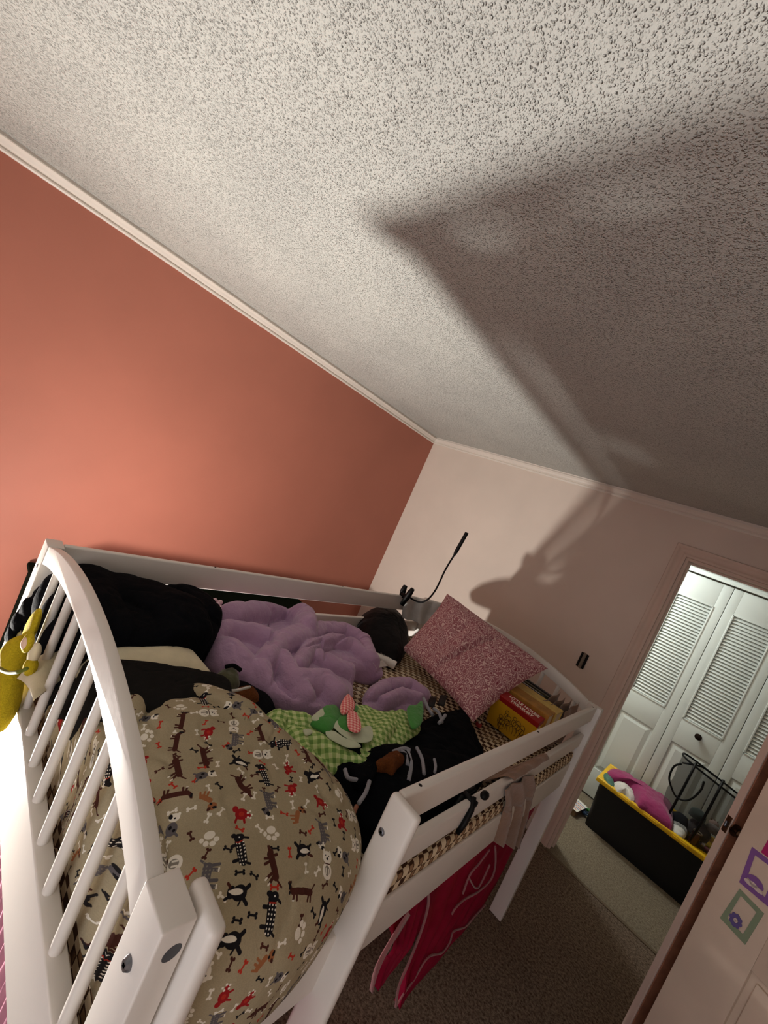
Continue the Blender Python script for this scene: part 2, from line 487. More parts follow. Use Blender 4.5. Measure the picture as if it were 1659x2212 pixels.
def m_paisley():
    t = NT('pink_paisley'); v = t.coord('UV')
    nz = t.node('ShaderNodeTexNoise'); nz.inputs['Scale'].default_value = 26; nz.inputs['Detail'].default_value = 1; t.link(v, nz.inputs['Vector'])
    vm = t.node('ShaderNodeVectorMath', operation='MULTIPLY_ADD'); t.link(nz.outputs['Color'], vm.inputs[0])
    vm.inputs[1].default_value = (0.045, 0.045, 0); t.link(v, vm.inputs[2])
    vo = t.node('ShaderNodeTexVoronoi'); vo.inputs['Scale'].default_value = 34; t.link(vm.outputs[0], vo.inputs['Vector'])
    d = vo.outputs['Distance']
    ring = t.math('SINE', t.math('MULTIPLY', d, 26.0))
    base = t.ramp(ring, [(0.35, lin((164, 104, 112))), (0.55, lin((232, 202, 198)))])
    core = t.math('LESS_THAN', d, 0.11)
    c = t.mix(core, base, lin((128, 40, 56)))
    spk = t.noise(v, 330, 2, 0.6)
    c = t.mix(t.ramp(spk, [(0.50, (0, 0, 0)), (0.62, (0.75, 0.75, 0.75))]), c, lin((150, 96, 104)))
    t.color(c)
    b = t.bump(t.noise(v, 22, 3), 0.3, 0.01)
    return t.set(0.85, 0, 0.2)
def m_tulle(name, c, alpha=0.85):
    t = NT(name); v = t.coord()
    f = t.noise(v, 25, 3)
    c = lin(c); t.color(t.ramp(f, [(0.3, tuple(x*0.8 for x in c)), (0.7, c)]))
    tr = t.node('ShaderNodeBsdfTranslucent'); tr.inputs[0].default_value = (*c, 1)
    mx = t.node('ShaderNodeMixShader'); mx.inputs[0].default_value = 0.4
    out = t.n['Material Output']; t.link(t.b.outputs[0], mx.inputs[1]); t.link(tr.outputs[0], mx.inputs[2])
    tp = t.node('ShaderNodeBsdfTransparent'); m2 = t.node('ShaderNodeMixShader'); m2.inputs[0].default_value = alpha
    t.link(tp.outputs[0], m2.inputs[1]); t.link(mx.outputs[0], m2.inputs[2]); t.link(m2.outputs[0], out.inputs[0])
    return t.set(0.55, 0, 0.4)
def m_fur(name, c, dark=0.5):
    t = NT(name); v = t.coord(); c = lin(c)
    f = t.noise(v, 220, 4, 0.7, 0.5)
    t.color(t.ramp(f, [(0.3, tuple(x*dark for x in c)), (0.65, c)]))
    t.bump(f, 0.9, 0.006)
    return t.set(0.9, 0, 0.2)

# dog print, drawn into an image made here (flat print of the fabric)
def dog_print():
    N = 1536; S = 0.60                                  # tile of 60 cm
    img = np.zeros((N, N, 3)); bg = np.array(lin((160, 148, 120)))
    rs = np.random.RandomState(3)
    img[:] = bg
    sp = rs.rand(N//3, N//3).repeat(3, 0).repeat(3, 1)
    img *= (0.93+0.14*sp)[..., None]
    K = dict(k=(22, 20, 24), w=(226, 220, 205), b=(70, 34, 26), r=(150, 26, 28), g=(92, 88, 90), o=(150, 96, 60), R=(176, 50, 34), h=(255, 255, 250), c=(130, 124, 112))
    K = {k: np.array(lin(v)) for k, v in K.items()}
    def draw(cx, cy, ang, sc, prims, dots=None):
        r = int(N*0.055*sc*0.9)+4; X = int(cx*N); Y = int(cy*N)
        jj, ii = np.meshgrid(np.arange(-r, r+1), np.arange(-r, r+1))
        x = jj/N*S; y = ii/N*S; ca, sa = math.cos(ang), math.sin(ang)
        lx = (x*ca+y*sa)/(0.0125*sc); ly = (-x*sa+y*ca)/(0.0125*sc)
        sub = img[np.ix_((Y+np.arange(-r, r+1)) % N, (X+np.arange(-r, r+1)) % N)]
        px = 1/(N/S*0.0125*sc)
        for pr in prims:
            if pr[0] == 'e':
                _, a, b, rx, ry, an, c = pr; q = math.radians(an)
                u = (lx-a)*math.cos(q)+(ly-b)*math.sin(q); v = -(lx-a)*math.sin(q)+(ly-b)*math.cos(q)
                d = (np.sqrt((u/rx)**2+(v/ry)**2)-1)*min(rx, ry)
            else:
                _, a, b, a2, b2, rr, c = pr
                dx, dy = a2-a, b2-b; t = np.clip(((lx-a)*dx+(ly-b)*dy)/(dx*dx+dy*dy), 0, 1)
                d = np.hypot(lx-a-t*dx, ly-b-t*dy)-rr
            m = np.clip(0.5-d/px, 0, 1)[..., None]
            colr = K[c] if c in K else K['k']
            if c == 'D' or c == 'G':                    # dotted coat
                dd = (np.hypot((lx*2.4) % 1-0.5, (ly*2.4) % 1-0.5) < 0.24)[..., None]
                colr = np.where(dd, K['w'] if c == 'D' else K['c'], K['k'] if c == 'D' else K['g'])
            sub = sub*(1-m)+colr*m
        img[np.ix_((Y+np.arange(-r, r+1)) % N, (X+np.arange(-r, r+1)) % N)] = sub
    dachs = [('c', -1.7, .1, 1.6, .1, .42, 'b'), ('c', -1.9, .1, -2.5, .75, .3, 'b'), ('e', -2.7, .85, .5, .34, 15, 'b'), ('c', -2.9, .8, -3.5, .65, .16, 'b'), ('e', -2.4, .6, .2, .4, 0, 'k'), ('c', 1.7, .3, 2.3, 1.1, .11, 'b'),
             ('c', -1.5, -.2, -1.6, -.9, .17, 'b'), ('c', -1.1, -.2, -1.0, -.9, .17, 'b'), ('c', 1.2, -.2, 1.1, -.9, .17, 'b'), ('c', 1.6, -.2, 1.7, -.9, .17, 'b'), ('e', -2.8, .95, .09, .09, 0, 'h'), ('c', -1.7, -.95, -1.5, -.95, .08, 'w')]
    scot = [('c', -1.0, .1, 1.1, .2, .62, 'D'), ('e', -1.7, .2, .55, .75, 25, 'k'), ('c', -1.6, .8, -1.3, 1.3, .15, 'k'), ('e', -2.0, -.4, .3, .45, 0, 'k'), ('c', 1.3, .5, 1.6, 1.1, .13, 'k'), ('c', -.8, -.4, -.8, -1.0, .2, 'k'), ('c', .9, -.4, .9, -1.0, .2, 'k'), ('e', -1.85, .35, .09, .09, 0, 'h'), ('c', -1.25, .6, -1.2, -.3, .07, 'R')]
    schn = [('c', -1.0, .1, .9, .1, .55, 'G'), ('e', -1.6, .9, .6, .45, 20, 'g'), ('e', -2.0, .65, .3, .35, 0, 'k'), ('e', -1.3, 1.25, .22, .3, 0, 'k'), ('c', 1.2, .3, 1.7, 1.0, .12, 'G'), ('c', -.9, -.2, -1.0, -1.2, .2, 'G'), ('c', -.4, -.2, -.4, -1.2, .18, 'g'), ('c', .7, -.2, .6, -1.2, .2, 'G'), ('c', 1.1, -.2, 1.2, -1.2, .18, 'g'), ('c', -1.15, -1.25, -.85, -1.25, .1, 'w'), ('c', .5, -1.25, .8, -1.25, .1, 'w')]
    west = [('e', 0, 1.0, .85, .75, 0, 'w'), ('e', 0, -.55, .9, .95, 0, 'w'), ('e', 0, -.5, .5, .6, 0, 'c'), ('c', -.25, -.9, -.25, -.3, .1, 'w'), ('c', .25, -.9, .25, -.3, .1, 'w'), ('c', -.5, .28, .5, .28, .07, 'b'), ('e', 0, .85, .2, .16, 0, 'k'), ('e', -.3, 1.2, .09, .09, 0, 'k'), ('e', .3, 1.2, .09, .09, 0, 'k'), ('c', -.6, 1.5, -.6, 1.8, .16, 'w'), ('c', .6, 1.5, .6, 1.8, .16, 'w')]
    poodle = [('e', 0, 0, .75, .6, 0, 'r'), ('e', -.75, .5, .35, .35, 0, 'r'), ('e', .75, -.2, .4, .3, 0, 'r'), ('e', 0, 0, .3, .25, 0, 'R')] + [('e', .95+.25*math.cos(a), -.1+.4*math.sin(a), .12, .12, 0, 'w') for a in (0, 1.3, 2.6, 3.9, 5.2)] + [('c', -.5, -.4, -.7, -.9, .14, 'r'), ('c', .3, -.4, .4, -.9, .14, 'r')]
    jump = [('c', -.9, -.3, .9, .4, .42, 'b'), ('e', -1.5, -.6, .55, .42, -20, 'b'), ('c', -1.9, -.75, -2.3, -.9, .2, 'b'), ('c', -1.3, -.3, -1.5, .3, .18, 'b'), ('c', 1.1, .5, 1.8, 1.3, .12, 'b'), ('c', .8, .1, 1.6, -.4, .19, 'b'), ('c', .4, 0, 1.1, -.8, .17, 'b'), ('c', -.7, -.5, -.3, -1.2, .17, 'b'), ('c', -1.0, -.5, -.9, -1.3, .16, 'b'), ('c', 1.6, -.4, 1.8, -.6, .1, 'w'), ('c', 1.1, -.8, 1.3, -1.0, .1, 'w')]
    bull = [('e', 0, -.1, .75, .95, 0, 'k'), ('e', .05, .95, .6, .5, 0, 'k'), ('e', .1, .3, .3, .8, 0, 'w'), ('e', .1, .9, .14, .4, 0, 'w'), ('c', -.4, 1.2, -.6, 1.6, .16, 'k'), ('c', .5, 1.2, .8, 1.5, .16, 'b'), ('c', -.5, -.8, -.9, -1.2, .22, 'k'), ('c', .4, -.8, .8, -1.2, .22, 'k'), ('c', -.7, -.4, -1.1, -.2, .1, 'k')]
    jack = [('e', 0, .9, .65, .55, 0, 'w'), ('e', -.45, 1.1, .25, .35, 20, 'k'), ('e', .1, .8, .14, .12, 0, 'k'), ('e', .5, 1.2, .2, .3, -20, 'w'), ('e', -.1, -.5, .7, .85, 0, 'g'), ('e', -.3, -.3, .2, .25, 0, 'k'), ('e', .2, -.7, .2, .2, 0, 'k'), ('c', -.5, -1.1, -.8, -1.4, .15, 'g'), ('c', .4, -1.1, .7, -1.4, .15, 'g')]
    terr = [('e', -.7, .7, .6, .5, 25, 'o'), ('e', -1.0, .9, .3, .2, 0, 'k'), ('e', -.5, .4, .18, .18, 0, 'k'), ('c', -.3, -.1, .8, -.6, .35, 'o'), ('c', .2, -.5, .0, -1.3, .14, 'o'), ('c', .6, -.6, .5, -1.3, .14, 'o'), ('c', 1.0, -.4, 1.1, -1.2, .14, 'o'), ('e', -.3, 1.1, .3, .2, 50, 'b')]
    def bone(c): return [('c', -.5, 0, .5, 0, .14, c), ('e', -.6, .2, .22, .2, 0, c), ('e', -.6, -.2, .22, .2, 0, c), ('e', .6, .2, .22, .2, 0, c), ('e', .6, -.2, .22, .2, 0, c)]
    paw = [('e', .1, -.3, .65, .5, 15, 'w'), ('e', -.75, .2, .34, .3, 0, 'w'), ('e', -.35, .7, .36, .3, 0, 'w'), ('e', .4, .7, .32, .32, 0, 'w'), ('e', .95, .3, .26, .3, 0, 'w')]
    big = [dachs, west, schn, poodle, jump, bull, scot, jack, terr, dachs, poodle, west, jump, bull, schn, paw, poodle, scot, paw, jack]
    pts = []
    n = 11; k = 0; order = list(range(len(big))); 
    for i in range(n):
        for j in range(n):
            if k % len(big) == 0: rs.shuffle(order)
            x = (j+0.5*(i % 2)+0.5+rs.uniform(-.1, .1))/n; y = (i+0.5+rs.uniform(-.1, .1))/n
            mo = big[order[k % len(big)]]; k += 1
            s_ = 1.0
            if mo is poodle: s_ = 1.15
            if mo in (dachs,): s_ = 0.86
            draw(x % 1, y % 1, rs.choice([0.2, -0.3, 0.1, 1.5, 3.0, 3.3, 4.6, -0.1]), s_, mo)
            for q in range(2):
                a = rs.rand()*6.28
                bx = (x+0.5/n+rs.uniform(-.01, .01)) % 1; by = (y+(0.0 if q else 0.5/n)+rs.uniform(-.01, .01)) % 1
                draw(bx, by, a, 0.8, bone(['k', 'w', 'b', 'R', 'w', 'k'][rs.randint(6)]))
    im = bpy.data.images.new('dog_print', N, N, alpha=False, float_buffer=True)
    px = np.ones((N, N, 4), dtype=np.float32); px[..., :3] = img
    im.colorspace_settings.name = 'Linear Rec.709'
    im.pixels.foreach_set(px.ravel()); im.update(); im.pack()
    t = NT('dog_print_cotton'); v = t.coord('UV', scale=(1/S, 1/S, 1), rot=(0, 0, math.radians(20)))
    tx = t.node('ShaderNodeTexImage'); tx.image = im; t.link(v, tx.inputs[0]); t.color(tx.outputs[0])
    o = t.coord()
    b = t.bump(t.noise(o, 40, 4, 0.6, 0.6), 0.35, 0.006); t.bump(t.noise(o, 900, 2), 0.3, 0.0006, b)
    return t.set(0.9, 0, 0.2)

M = {}
M['white'] = simple('white_paint', (222, 217, 210), 0.42, 0, 0.5, 0.03, 4, 0.08, 60, 0.002)
M['trim'] = simple('trim_paint', (220, 212, 202), 0.4, 0, 0.5, 0.03)
M['jamb'] = simple('jamb_paint', (208, 186, 172), 0.5, 0, 0.4, 0.03)
M['closet'] = simple('closet_paint', (206, 212, 208), 0.4, 0, 0.5, 0.02)
M['terracotta'] = m_plaster('terracotta_wall_paint', (170, 106, 88))
M['pink'] = m_plaster('pale_pink_wall_paint', (212, 198, 186))
M['cream'] = m_plaster('hall_wall_paint', (200, 190, 172))
M['ceil'] = m_popcorn()
M['carpet'] = m_carpet('brown_carpet', (88, 72, 60), (176, 154, 134))
M['hallcarpet'] = m_carpet('hall_carpet', (128, 114, 96), (176, 162, 142))
M['metal'] = simple('bolt_steel', (120, 122, 128), 0.35, 0.9, 0.5)
M['brass'] = simple('aged_brass', (92, 66, 48), 0.35, 0.9, 0.5, 0.2, 60)
M['black'] = simple('black_plastic', (10, 10, 11), 0.5, 0, 0.2)
M['hole'] = simple('dark_hole', (28, 22, 18), 0.9)
M['sheet'] = m_sheet()
M['dog'] = dog_print()
M['navy'] = fabric('black_fleece', (9, 10, 14), sheen=0.05)
M['char'] = fabric('charcoal_fleece', (27, 26, 25), sheen=0.1)
M['creamf'] = fabric('cream_linen', (214, 202, 170))
M['purple'] = fabric('purple_microfibre', (178, 144, 176), 0.06, 0.35, wr=0.8)
M['gingham'] = m_gingham()
M['dgreen'] = fabric('leaf_green_cotton', (66, 140, 60))
M['appl'] = fabric('pale_applique', (196, 206, 176))
M['pinkc'] = m_pinkcheck()
M['paisley'] = m_paisley()
M['bagblk'] = fabric('black_nylon', (22, 20, 21), sheen=0.05, rough=0.6)
M['satin'] = fabric('grey_satin', (196, 194, 190), sheen=0.1, rough=0.3)
M['yellow'] = m_fur('yellow_plush', (214, 188, 36), 0.75)
M['brownfur'] = m_fur('rust_brown_fur', (120, 66, 26))
M['olive'] = fabric('olive_fleece', (74, 74, 50))
M['cord'] = fabric('grey_cord', (140, 142, 150))
M['tan'] = fabric('tan_cotton', (142, 112, 92))
M['greend'] = simple('dark_green_paint', (14, 26, 18), 0.95, 0, .05)
M['tulle'] = m_tulle('crimson_tulle', (178, 16, 66), 1.0)
M['tulleedge'] = fabric('pink_ribbon', (160, 104, 106))
M['paletulle'] = m_tulle('pale_pink_tulle', (232, 176, 196), 0.95)
M['binblk'] = simple('black_bin_plastic', (13, 13, 15), 0.45)
M['binyel'] = simple('yellow_bin_plastic', (222, 176, 20), 0.4)
M['magenta'] = fabric('magenta_cotton', (140, 44, 92))
M['whitef'] = fabric('white_cotton', (200, 196, 190))
M['plaster_w'] = simple('white_label', (225, 222, 214), 0.6)
M['ink'] = simple('brown_ink', (70, 40, 14), 0.6)
M['brownwood'] = simple('dark_brown_wood', (150, 100, 76), 0.5, 0, 0.4, 0.25, 30)

# ------------------------------------------------------------------ the room
H = 2.43; XL = -2.68; YF = 3.22; XR = 0.75; YN = -1.6; YH = 4.37
def struct(name, mb, mat, parent=None):
    o = mb.build(name, mat, parent)
    if not parent: o['kind'] = 'structure'
    return o
struct('floor', MB().box((XL-.1, YN-.1, -.1), (XR+.1, YF-.03, 0)), M['carpet'])
struct('floor_hall', MB().box((-2.4, YF-.03, -.1), (1.5, YH+.15, 0.001)), M['hallcarpet'])
struct('trim_threshold', MB().box((-.37, YF-.045, 0), (.60, YF-.02, .004), .002), simple('seam_tape', (96, 80, 62), 0.9))
struct('ceiling', MB().box((XL-.1, YN-.1, H), (XR+.1, YF+.12, H+.1)), M['ceil'])
struct('ceiling_hall', MB().box((-2.4, YF+.12, H), (1.5, YH+.15, H+.1)), M['cream'])
struct('wall_left', MB().box((XL-.1, YN-.1, 0), (XL, YF+.12, H)), M['terracotta'])
struct('wall_right', MB().box((XR, YN-.1, 0), (XR+.1, YF, H)), M['pink'])
struct('wall_near', MB().box((XL, YN-.1, 0), (XR, YN, H)), M['pink'])
OX0, OX1, OZ = -.372, .60, 2.118
far = MB().box((XL, YF, 0), (OX0, YF+.12, H)).box((OX1, YF, 0), (1.5, YF+.12, H)).box((OX0, YF, OZ), (OX1, YF+.12, H))
struct('wall_far', far, M['pink'])
hall = MB().box((-2.4, YH, 0), (-.52, YH+.1, H)).box((1.06, YH, 0), (1.5, YH+.1, H)).box((-.52, YH, 2.165), (1.06, YH+.1, H))
hall.box((-2.4, YF+.12, 0), (-2.3, YH, H)).box((1.4, YF+.12, 0), (1.5, YH, H)).box((-.6, YH+.1, 0), (1.1, YH+.14, H))
struct('wall_hall', hall, M['cream'])

def crown(name, a, b, inward):
    """stepped crown moulding swept from a to b"""
    prof = [(0, -.064), (.008, -.064), (.012, -.058), (.012, -.052), (.007, -.049), (.007, -.045), (.014, -.043), (.020, -.038), (.026, -.028), (.038, -.018), (.038, -.013), (.031, -.011), (.031, 0), (0, 0)]
    a = Vector(a); b = Vector(b); n = Vector(inward)
    mb = MB(); mb.prism([a+n*p+Vector((0, 0, q)) for p, q in prof], b-a)
    return struct(name, mb, M['trim'])
crown('trim_left', (XL, YN, H), (XL, YF, H), (1, 0, 0))
crown('trim_far', (XL, YF, H), (XR, YF, H), (0, -1, 0))
crown('trim_right', (XR, YN, H), (XR, YF, H), (-1, 0, 0))
for nm, a, b in (('baseboard_far', (XL, YF-.012, 0), (OX0-.075, YF, .09)), ('baseboard_left', (XL, YN, 0), (XL+.012, YF, .09))):
    struct(nm, MB().box(a, b, .004), M['trim'])
# doorway frame: jambs, casing with rounded edge
fr = thing('trim_doorway', None, None, (OX0, YF, 0)); fr['kind'] = 'structure'
MB().box((OX0, YF-.004, 0), (OX0+.018, YF+.124, OZ), .002).build('jamb', M['jamb'], fr)
MB().box((OX1-.018, YF-.004, 0), (OX1, YF+.124, OZ), .002).build('jamb', M['jamb'], fr)
MB().box((OX0+.018, YF-.004, OZ-.018), (OX1-.018, YF+.124, OZ), .002).build('head_jamb', M['jamb'], fr)
MB().box((OX0+.018, YF+.05, 0), (OX0+.030, YF+.085, OZ-.018), .002).box((OX0+.030, YF+.05, OZ-.030), (OX1-.018, YF+.085, OZ-.018), .002).build('door_stop', M['jamb'], fr)
def casing(a, b, name):
    """mitred casing board with a stepped, rounded profile; a->b is its inner edge, on the wall face"""
    prof = [(0, 0), (0, -.012), (.006, -.017), (.018, -.017), (.026, -.013), (.052, -.012), (.060, -.018), (.070, -.018), (.072, -.014), (.072, 0)]
    a = Vector(a); b = Vector(b); d = (b-a).normalized(); return a, b, d, prof
for side in (-1, 1):
    x = OX0 if side < 0 else OX1
    mb = MB(); pr = casing((0, 0, 0), (0, 0, 1), '')[3]
    k = len(pr)
    v = [(x+side*p, YF+q, 0) for p, q in pr] + [(x+side*p, YF+q, OZ+p) for p, q in pr]
    f = [tuple(range(k)), tuple(range(k, 2*k))[::-1]]+[(i, k+i, k+(i+1) % k, (i+1) % k) for i in range(k)]
    mb.add(v, f); auto_smooth(mb.build('casing_side', M['jamb'], fr), 50)
mb = MB(); pr = casing((0, 0, 0), (0, 0, 1), '')[3]; k = len(pr)
v = [(OX0-p, YF+q, OZ+p) for p, q in pr] + [(OX1+p, YF+q, OZ+p) for p, q in pr]
mb.add(v, [tuple(range(k)), tuple(range(k, 2*k))[::-1]]+[(i, k+i, k+(i+1) % k, (i+1) % k) for i in range(k)])
auto_smooth(mb.build('casing_head', M['jamb'], fr), 50)

# hall closet with bifold louvred doors
hc = thing('trim_closet', None, None, (-.52, YH, 0)); hc['kind'] = 'structure'
MB().box((-.60, YH-.016, 0), (-.522, YH, 2.29), .004).build('casing_side', M['closet'], hc)
mb = MB()
for z0, z1, d in ((2.162, 2.182, .030), (2.182, 2.200, .022), (2.200, 2.214, .034), (2.214, 2.290, .016)): mb.box((-.60, YH-d, z0), (1.1, YH, z1), .002)
auto_smooth(mb.build('casing_head', M['closet'], hc))
bf = thing('door_1', None, None, (-.52, YH, 0)); bf['kind'] = 'structure'
slat_me = None
LW = .392
for i in range(4):
    x0 = -.518+i*LW; x1 = x0+LW-.004; y0 = YH+.004; y1 = YH+.036
    lv0, lv1 = x0+.062, x1-.066
    mb = MB()
    mb.box((x0, y0, .012), (lv0, y1, 2.150), .0015).box((lv1, y0, .012), (x1, y1, 2.150), .0015)
    for z0, z1 in ((.012, .245), (.815, 1.025), (1.945, 2.150)): mb.box((lv0, y0, z0), (lv1, y1, z1), .0015)
    # louvre moulding frame
    for a, b in (((lv0-.004, y0-.005, 1.020), (lv0+.008, y0+.004, 1.950)), ((lv1-.008, y0-.005, 1.020), (lv1+.004, y0+.004, 1.950)), ((lv0-.004, y0-.005, 1.018), (lv1+.004, y0+.004, 1.030)), ((lv0-.004, y0-.005, 1.940), (lv1+.004, y0+.004, 1.952))): mb.box(a, b, .002)
    leaf = auto_smooth(mb.build('door_leaf', M['closet'], bf), 35)
    # raised lower panel
    mb = MB(); a0, a1, c0, c1 = lv0, lv1, .245, .815
    mb.box((a0, y0+.012, c0), (a1, y0+.02, c1))
    b_ = .045
    v = [(a0+.012, y0+.012, c0+.012), (a1-.012, y0+.012, c0+.012), (a1-.012, y0+.012, c1-.012), (a0+.012, y0+.012, c1-.012), (a0+b_, y0+.001, c0+b_), (a1-b_, y0+.001, c0+b_), (a1-b_, y0+.001, c1-b_), (a0+b_, y0+.001, c1-b_)]
    mb.add(v, [(4, 5, 6, 7), (0, 1, 5, 4), (1, 2, 6, 5), (2, 3, 7, 6), (3, 0, 4, 7)])
    mb.build('raised_panel', M['closet'], leaf)
    MB().box((lv0, y1-.006, 1.03), (lv1, y1-.002, 1.94)).build('louvre_backing', M['closet'], leaf)
    for j in range(34):
        zc = 1.045+j*(.882/33); xc = (lv0+lv1)/2
        if slat_me is None:
            mb = MB(); mb.box((-(lv1-lv0)/2+.008, -.0035, -.0165), ((lv1-lv0)/2-.008, .0035, .0165), .002, Matrix.Rotation(math.radians(-38), 4, 'X'))
            o = mb.build('slat', M['closet']); slat_me = o.data; slat_me.polygons.foreach_set('use_smooth', [True]*len(slat_me.polygons))
        else:
            o = bpy.data.objects.new('slat', slat_me); COL.objects.link(o)
        o.location = (xc, y0+.012, zc); attach(o, leaf)
    if i == 1:
        kx = .068
        mb = MB(); mb.tube([(kx, y0, .955), (kx, y0-.004, .955), (kx, y0-.004, .955), (kx, y0-.012, .955), (kx, y0-.022, .955), (kx, y0-.030, .955), (kx, y0-.034, .955)], [.020, .020, .010, .009, .024, .024, .014], 20)
        auto_smooth(mb.build('knob', simple('dark_bronze', (44, 34, 28), 0.4, 0.8), leaf))

# wall switch without its cover plate
sw = thing('light_switch', 'uncovered dark electrical switch box on the pale pink wall beside the doorway', 'switch', (-.65, YF, 1.15))
MB().box((-.676, YF-.003, 1.150), (-.624, YF-.0005, 1.256), .001).build('box_opening', M['hole'], sw)
MB().box((-.660, YF-.007, 1.146), (-.640, YF-.003, 1.260), .001).box((-.655, YF-.010, 1.175), (-.645, YF-.006, 1.232), .001).build('strap', simple('dull_steel', (128, 118, 104), 0.5, 0.6), sw)
for x in (-.668, -.632):
    MB().box((x-.005, YF-.010, 1.160), (x+.005, YF-.003, 1.246), .0015).build('side_bar', M['black'], sw)
for z in (1.166, 1.240): MB().tube([(-.65, YF-.007, z), (-.65, YF-.009, z)], .003, 10).build('screw', M['metal'], sw)

# room door swung into the room, seen by its latch edge
dA = thing('door_2', None, None, (.66, 2.42, 0)); dA['kind'] = 'structure'
EA = Vector((.1725, 1.92, 0))
dirA = Vector((.70, .71, 0)).normalized(); thA = Vector((dirA.y, -dirA.x, 0))
def frameA(p, q, r): return EA + dirA*p + thA*q + Vector((0, 0, r))
MA = Matrix.Translation(EA) @ Matrix((( dirA.x, thA.x, 0, 0), (dirA.y, thA.y, 0, 0), (0, 0, 1, 0), (0, 0, 0, 1)))
mb = MB(); mb.box((0, 0, .012), (.70, .023, 2.03), .002, MA); mb.build('door_leaf', M['jamb'], dA)
mb = MB(); mb.box((.004, .023, .014), (.696, .027, 2.028), .001, MA); mb.build('wood_face', M['brownwood'], dA)
mb = MB(); mb.box((-.002, .005, 1.160), (.0005, .021, 1.215), .001, MA); mb.build('latch_plate', M['brass'], dA)
mb = MB(); mb.box((-.010, .011, 1.178), (-.001, .017, 1.198), .003, MA); mb.build('latch_bolt', M['metal'], dA)
mb = MB(); mb.tube([MA @ Vector((.016, y-.011, 1.185)) for y in (.038, .041, .042, .048, .052, .058, .063, .065)], [.020, .020, .007, .007, .012, .015, .012, .005], 20)
auto_smooth(mb.build('knob', M['brass'], dA))

# closet door leaf with wall stickers, at the right
dB = thing('door_3', None, None, (.2025, 1.8, 0)); dB['kind'] = 'structure'
PB = Vector((.2025, 1.8, 0)); dirB = Vector((.871, -.491, 0)).normalized(); nB = Vector((-.491, -.871, 0)).normalized()
MBm = Matrix.Translation(PB) @ Matrix(((dirB.x, -nB.x, 0, 0), (dirB.y, -nB.y, 0, 0), (0, 0, 1, 0), (0, 0, 0, 1)))   # local x along leaf, -y towards the room
mb = MB()
mb.box((0, 0, .012), (.139, .030, 2.03), .0015, MBm).box((.38, 0, .012), (.44, .030, 2.03), .0015, MBm)
mb.box((.139, 0, .012), (.38, .030, .20), .0015, MBm).box((.139, 0, .942), (.38, .030, 2.03), .0015, MBm)
mb.box((.139, .012, .20), (.38, .026, .942), 0, MBm)
mb.box((.156, .004, .218), (.363, .02, .925), .003, MBm)
auto_smooth(mb.build('door_leaf', simple('sticker_door_paint', (206, 188, 170), 0.5, bump=0.15, bs=400, bd=0.0006), dB), 35)
MBm = Matrix.Translation((0, 0, EYE*(1-.947))) @ Matrix.Diagonal((1, 1, .947, 1)) @ MBm @ Matrix.Diagonal((.947, 1, 1, 1))
def ring(out, inn):
    mb = MB(); k = len(out)
    v = [(a, -.0014, b) for a, b in out]+[(a, -.0014, b) for a, b in inn]+[(a, 0, b) for a, b in out]
    f = [(i, (i+1) % k, k+(i+1) % k, k+i) for i in range(k)]+[(i, 2*k+i, 2*k+(i+1) % k, (i+1) % k) for i in range(k)]
    mb.add([MBm @ Vector(p) for p in v], f); return mb
def disc(cx, cz, rx, rz, n=24, y=-.0022, a0=0, a1=360, M_=None):
    M_ = M_ or MBm; mb = MB(); P = [(cx+rx*math.cos(math.radians(a0+(a1-a0)*i/n)), y, cz+rz*math.sin(math.radians(a0+(a1-a0)*i/n))) for i in range(n+(0 if a1-a0 == 360 else 1))]
    mb.prism(P, (0, .001, 0), M_); return mb
mp = simple('purple_vinyl', (126, 84, 150), 0.5); mg = simple('sage_vinyl', (128, 144, 118), 0.5); md = simple('violet_vinyl', (96, 84, 140), 0.5); mw = simple('white_vinyl', (206, 190, 186), 0.5); mk = simple('magenta_vinyl', (176, 30, 104), 0.5)
st = ring([(.038, 1.181), (.048, 1.068), (.122, 1.074), (.118, 1.186)], [(.052, 1.167), (.060, 1.083), (.108, 1.089), (.105, 1.172)]).build('wall_sticker', mp)
tag(st, 'purple square frame sticker with an umbrella and clouds on the door', 'sticker')
disc(.078, 1.098, .022, .020, y=-.0026, a0=0, a1=180).build('umbrella', mp, st)
mb = disc(.066, 1.089, .012, .006, y=-.0030); q = disc(.088, 1.091, .014, .006, y=-.0030); mb.add(q.v, q.f); q = disc(.077, 1.094, .010, .006, y=-.0030); mb.add(q.v, q.f); mb.build('cloud', mw, st)
st = ring([(.055, 1.054), (.046, .940), (.116, .939), (.121, 1.050)], [(.064, 1.040), (.060, .958), (.103, .957), (.107, 1.036)]).build('wall_sticker', mg)
tag(st, 'sage green square frame sticker with a violet flower on the door', 'sticker')
mb = MB()
for i in range(8):
    a = math.radians(i*45); q = disc(.078+.011*math.cos(a), .972+.013*math.sin(a), .0055, .0065, 14, y=-.0026-i*.00004); mb.add(q.v, q.f)
mb.build('flower', md, st)
ring([(.078+.005*math.cos(i*.5236), .972+.006*math.sin(i*.5236)) for i in range(12)], [(.078+.0025*math.cos(i*.5236), .972+.003*math.sin(i*.5236)) for i in range(12)]).build('flower_centre', mw, st).location += Vector((nB.x*.002, nB.y*.002, 0))
st = MB().prism([(.062, -.0014, 1.245), (.060, -.0014, 1.186), (.125, -.0014, 1.190), (.127, -.0014, 1.248)], (0, .0014, 0), MBm).build('wall_sticker', mk)
tag(st, 'solid magenta sticker at the right edge of the photo, above the purple frame', 'sticker')

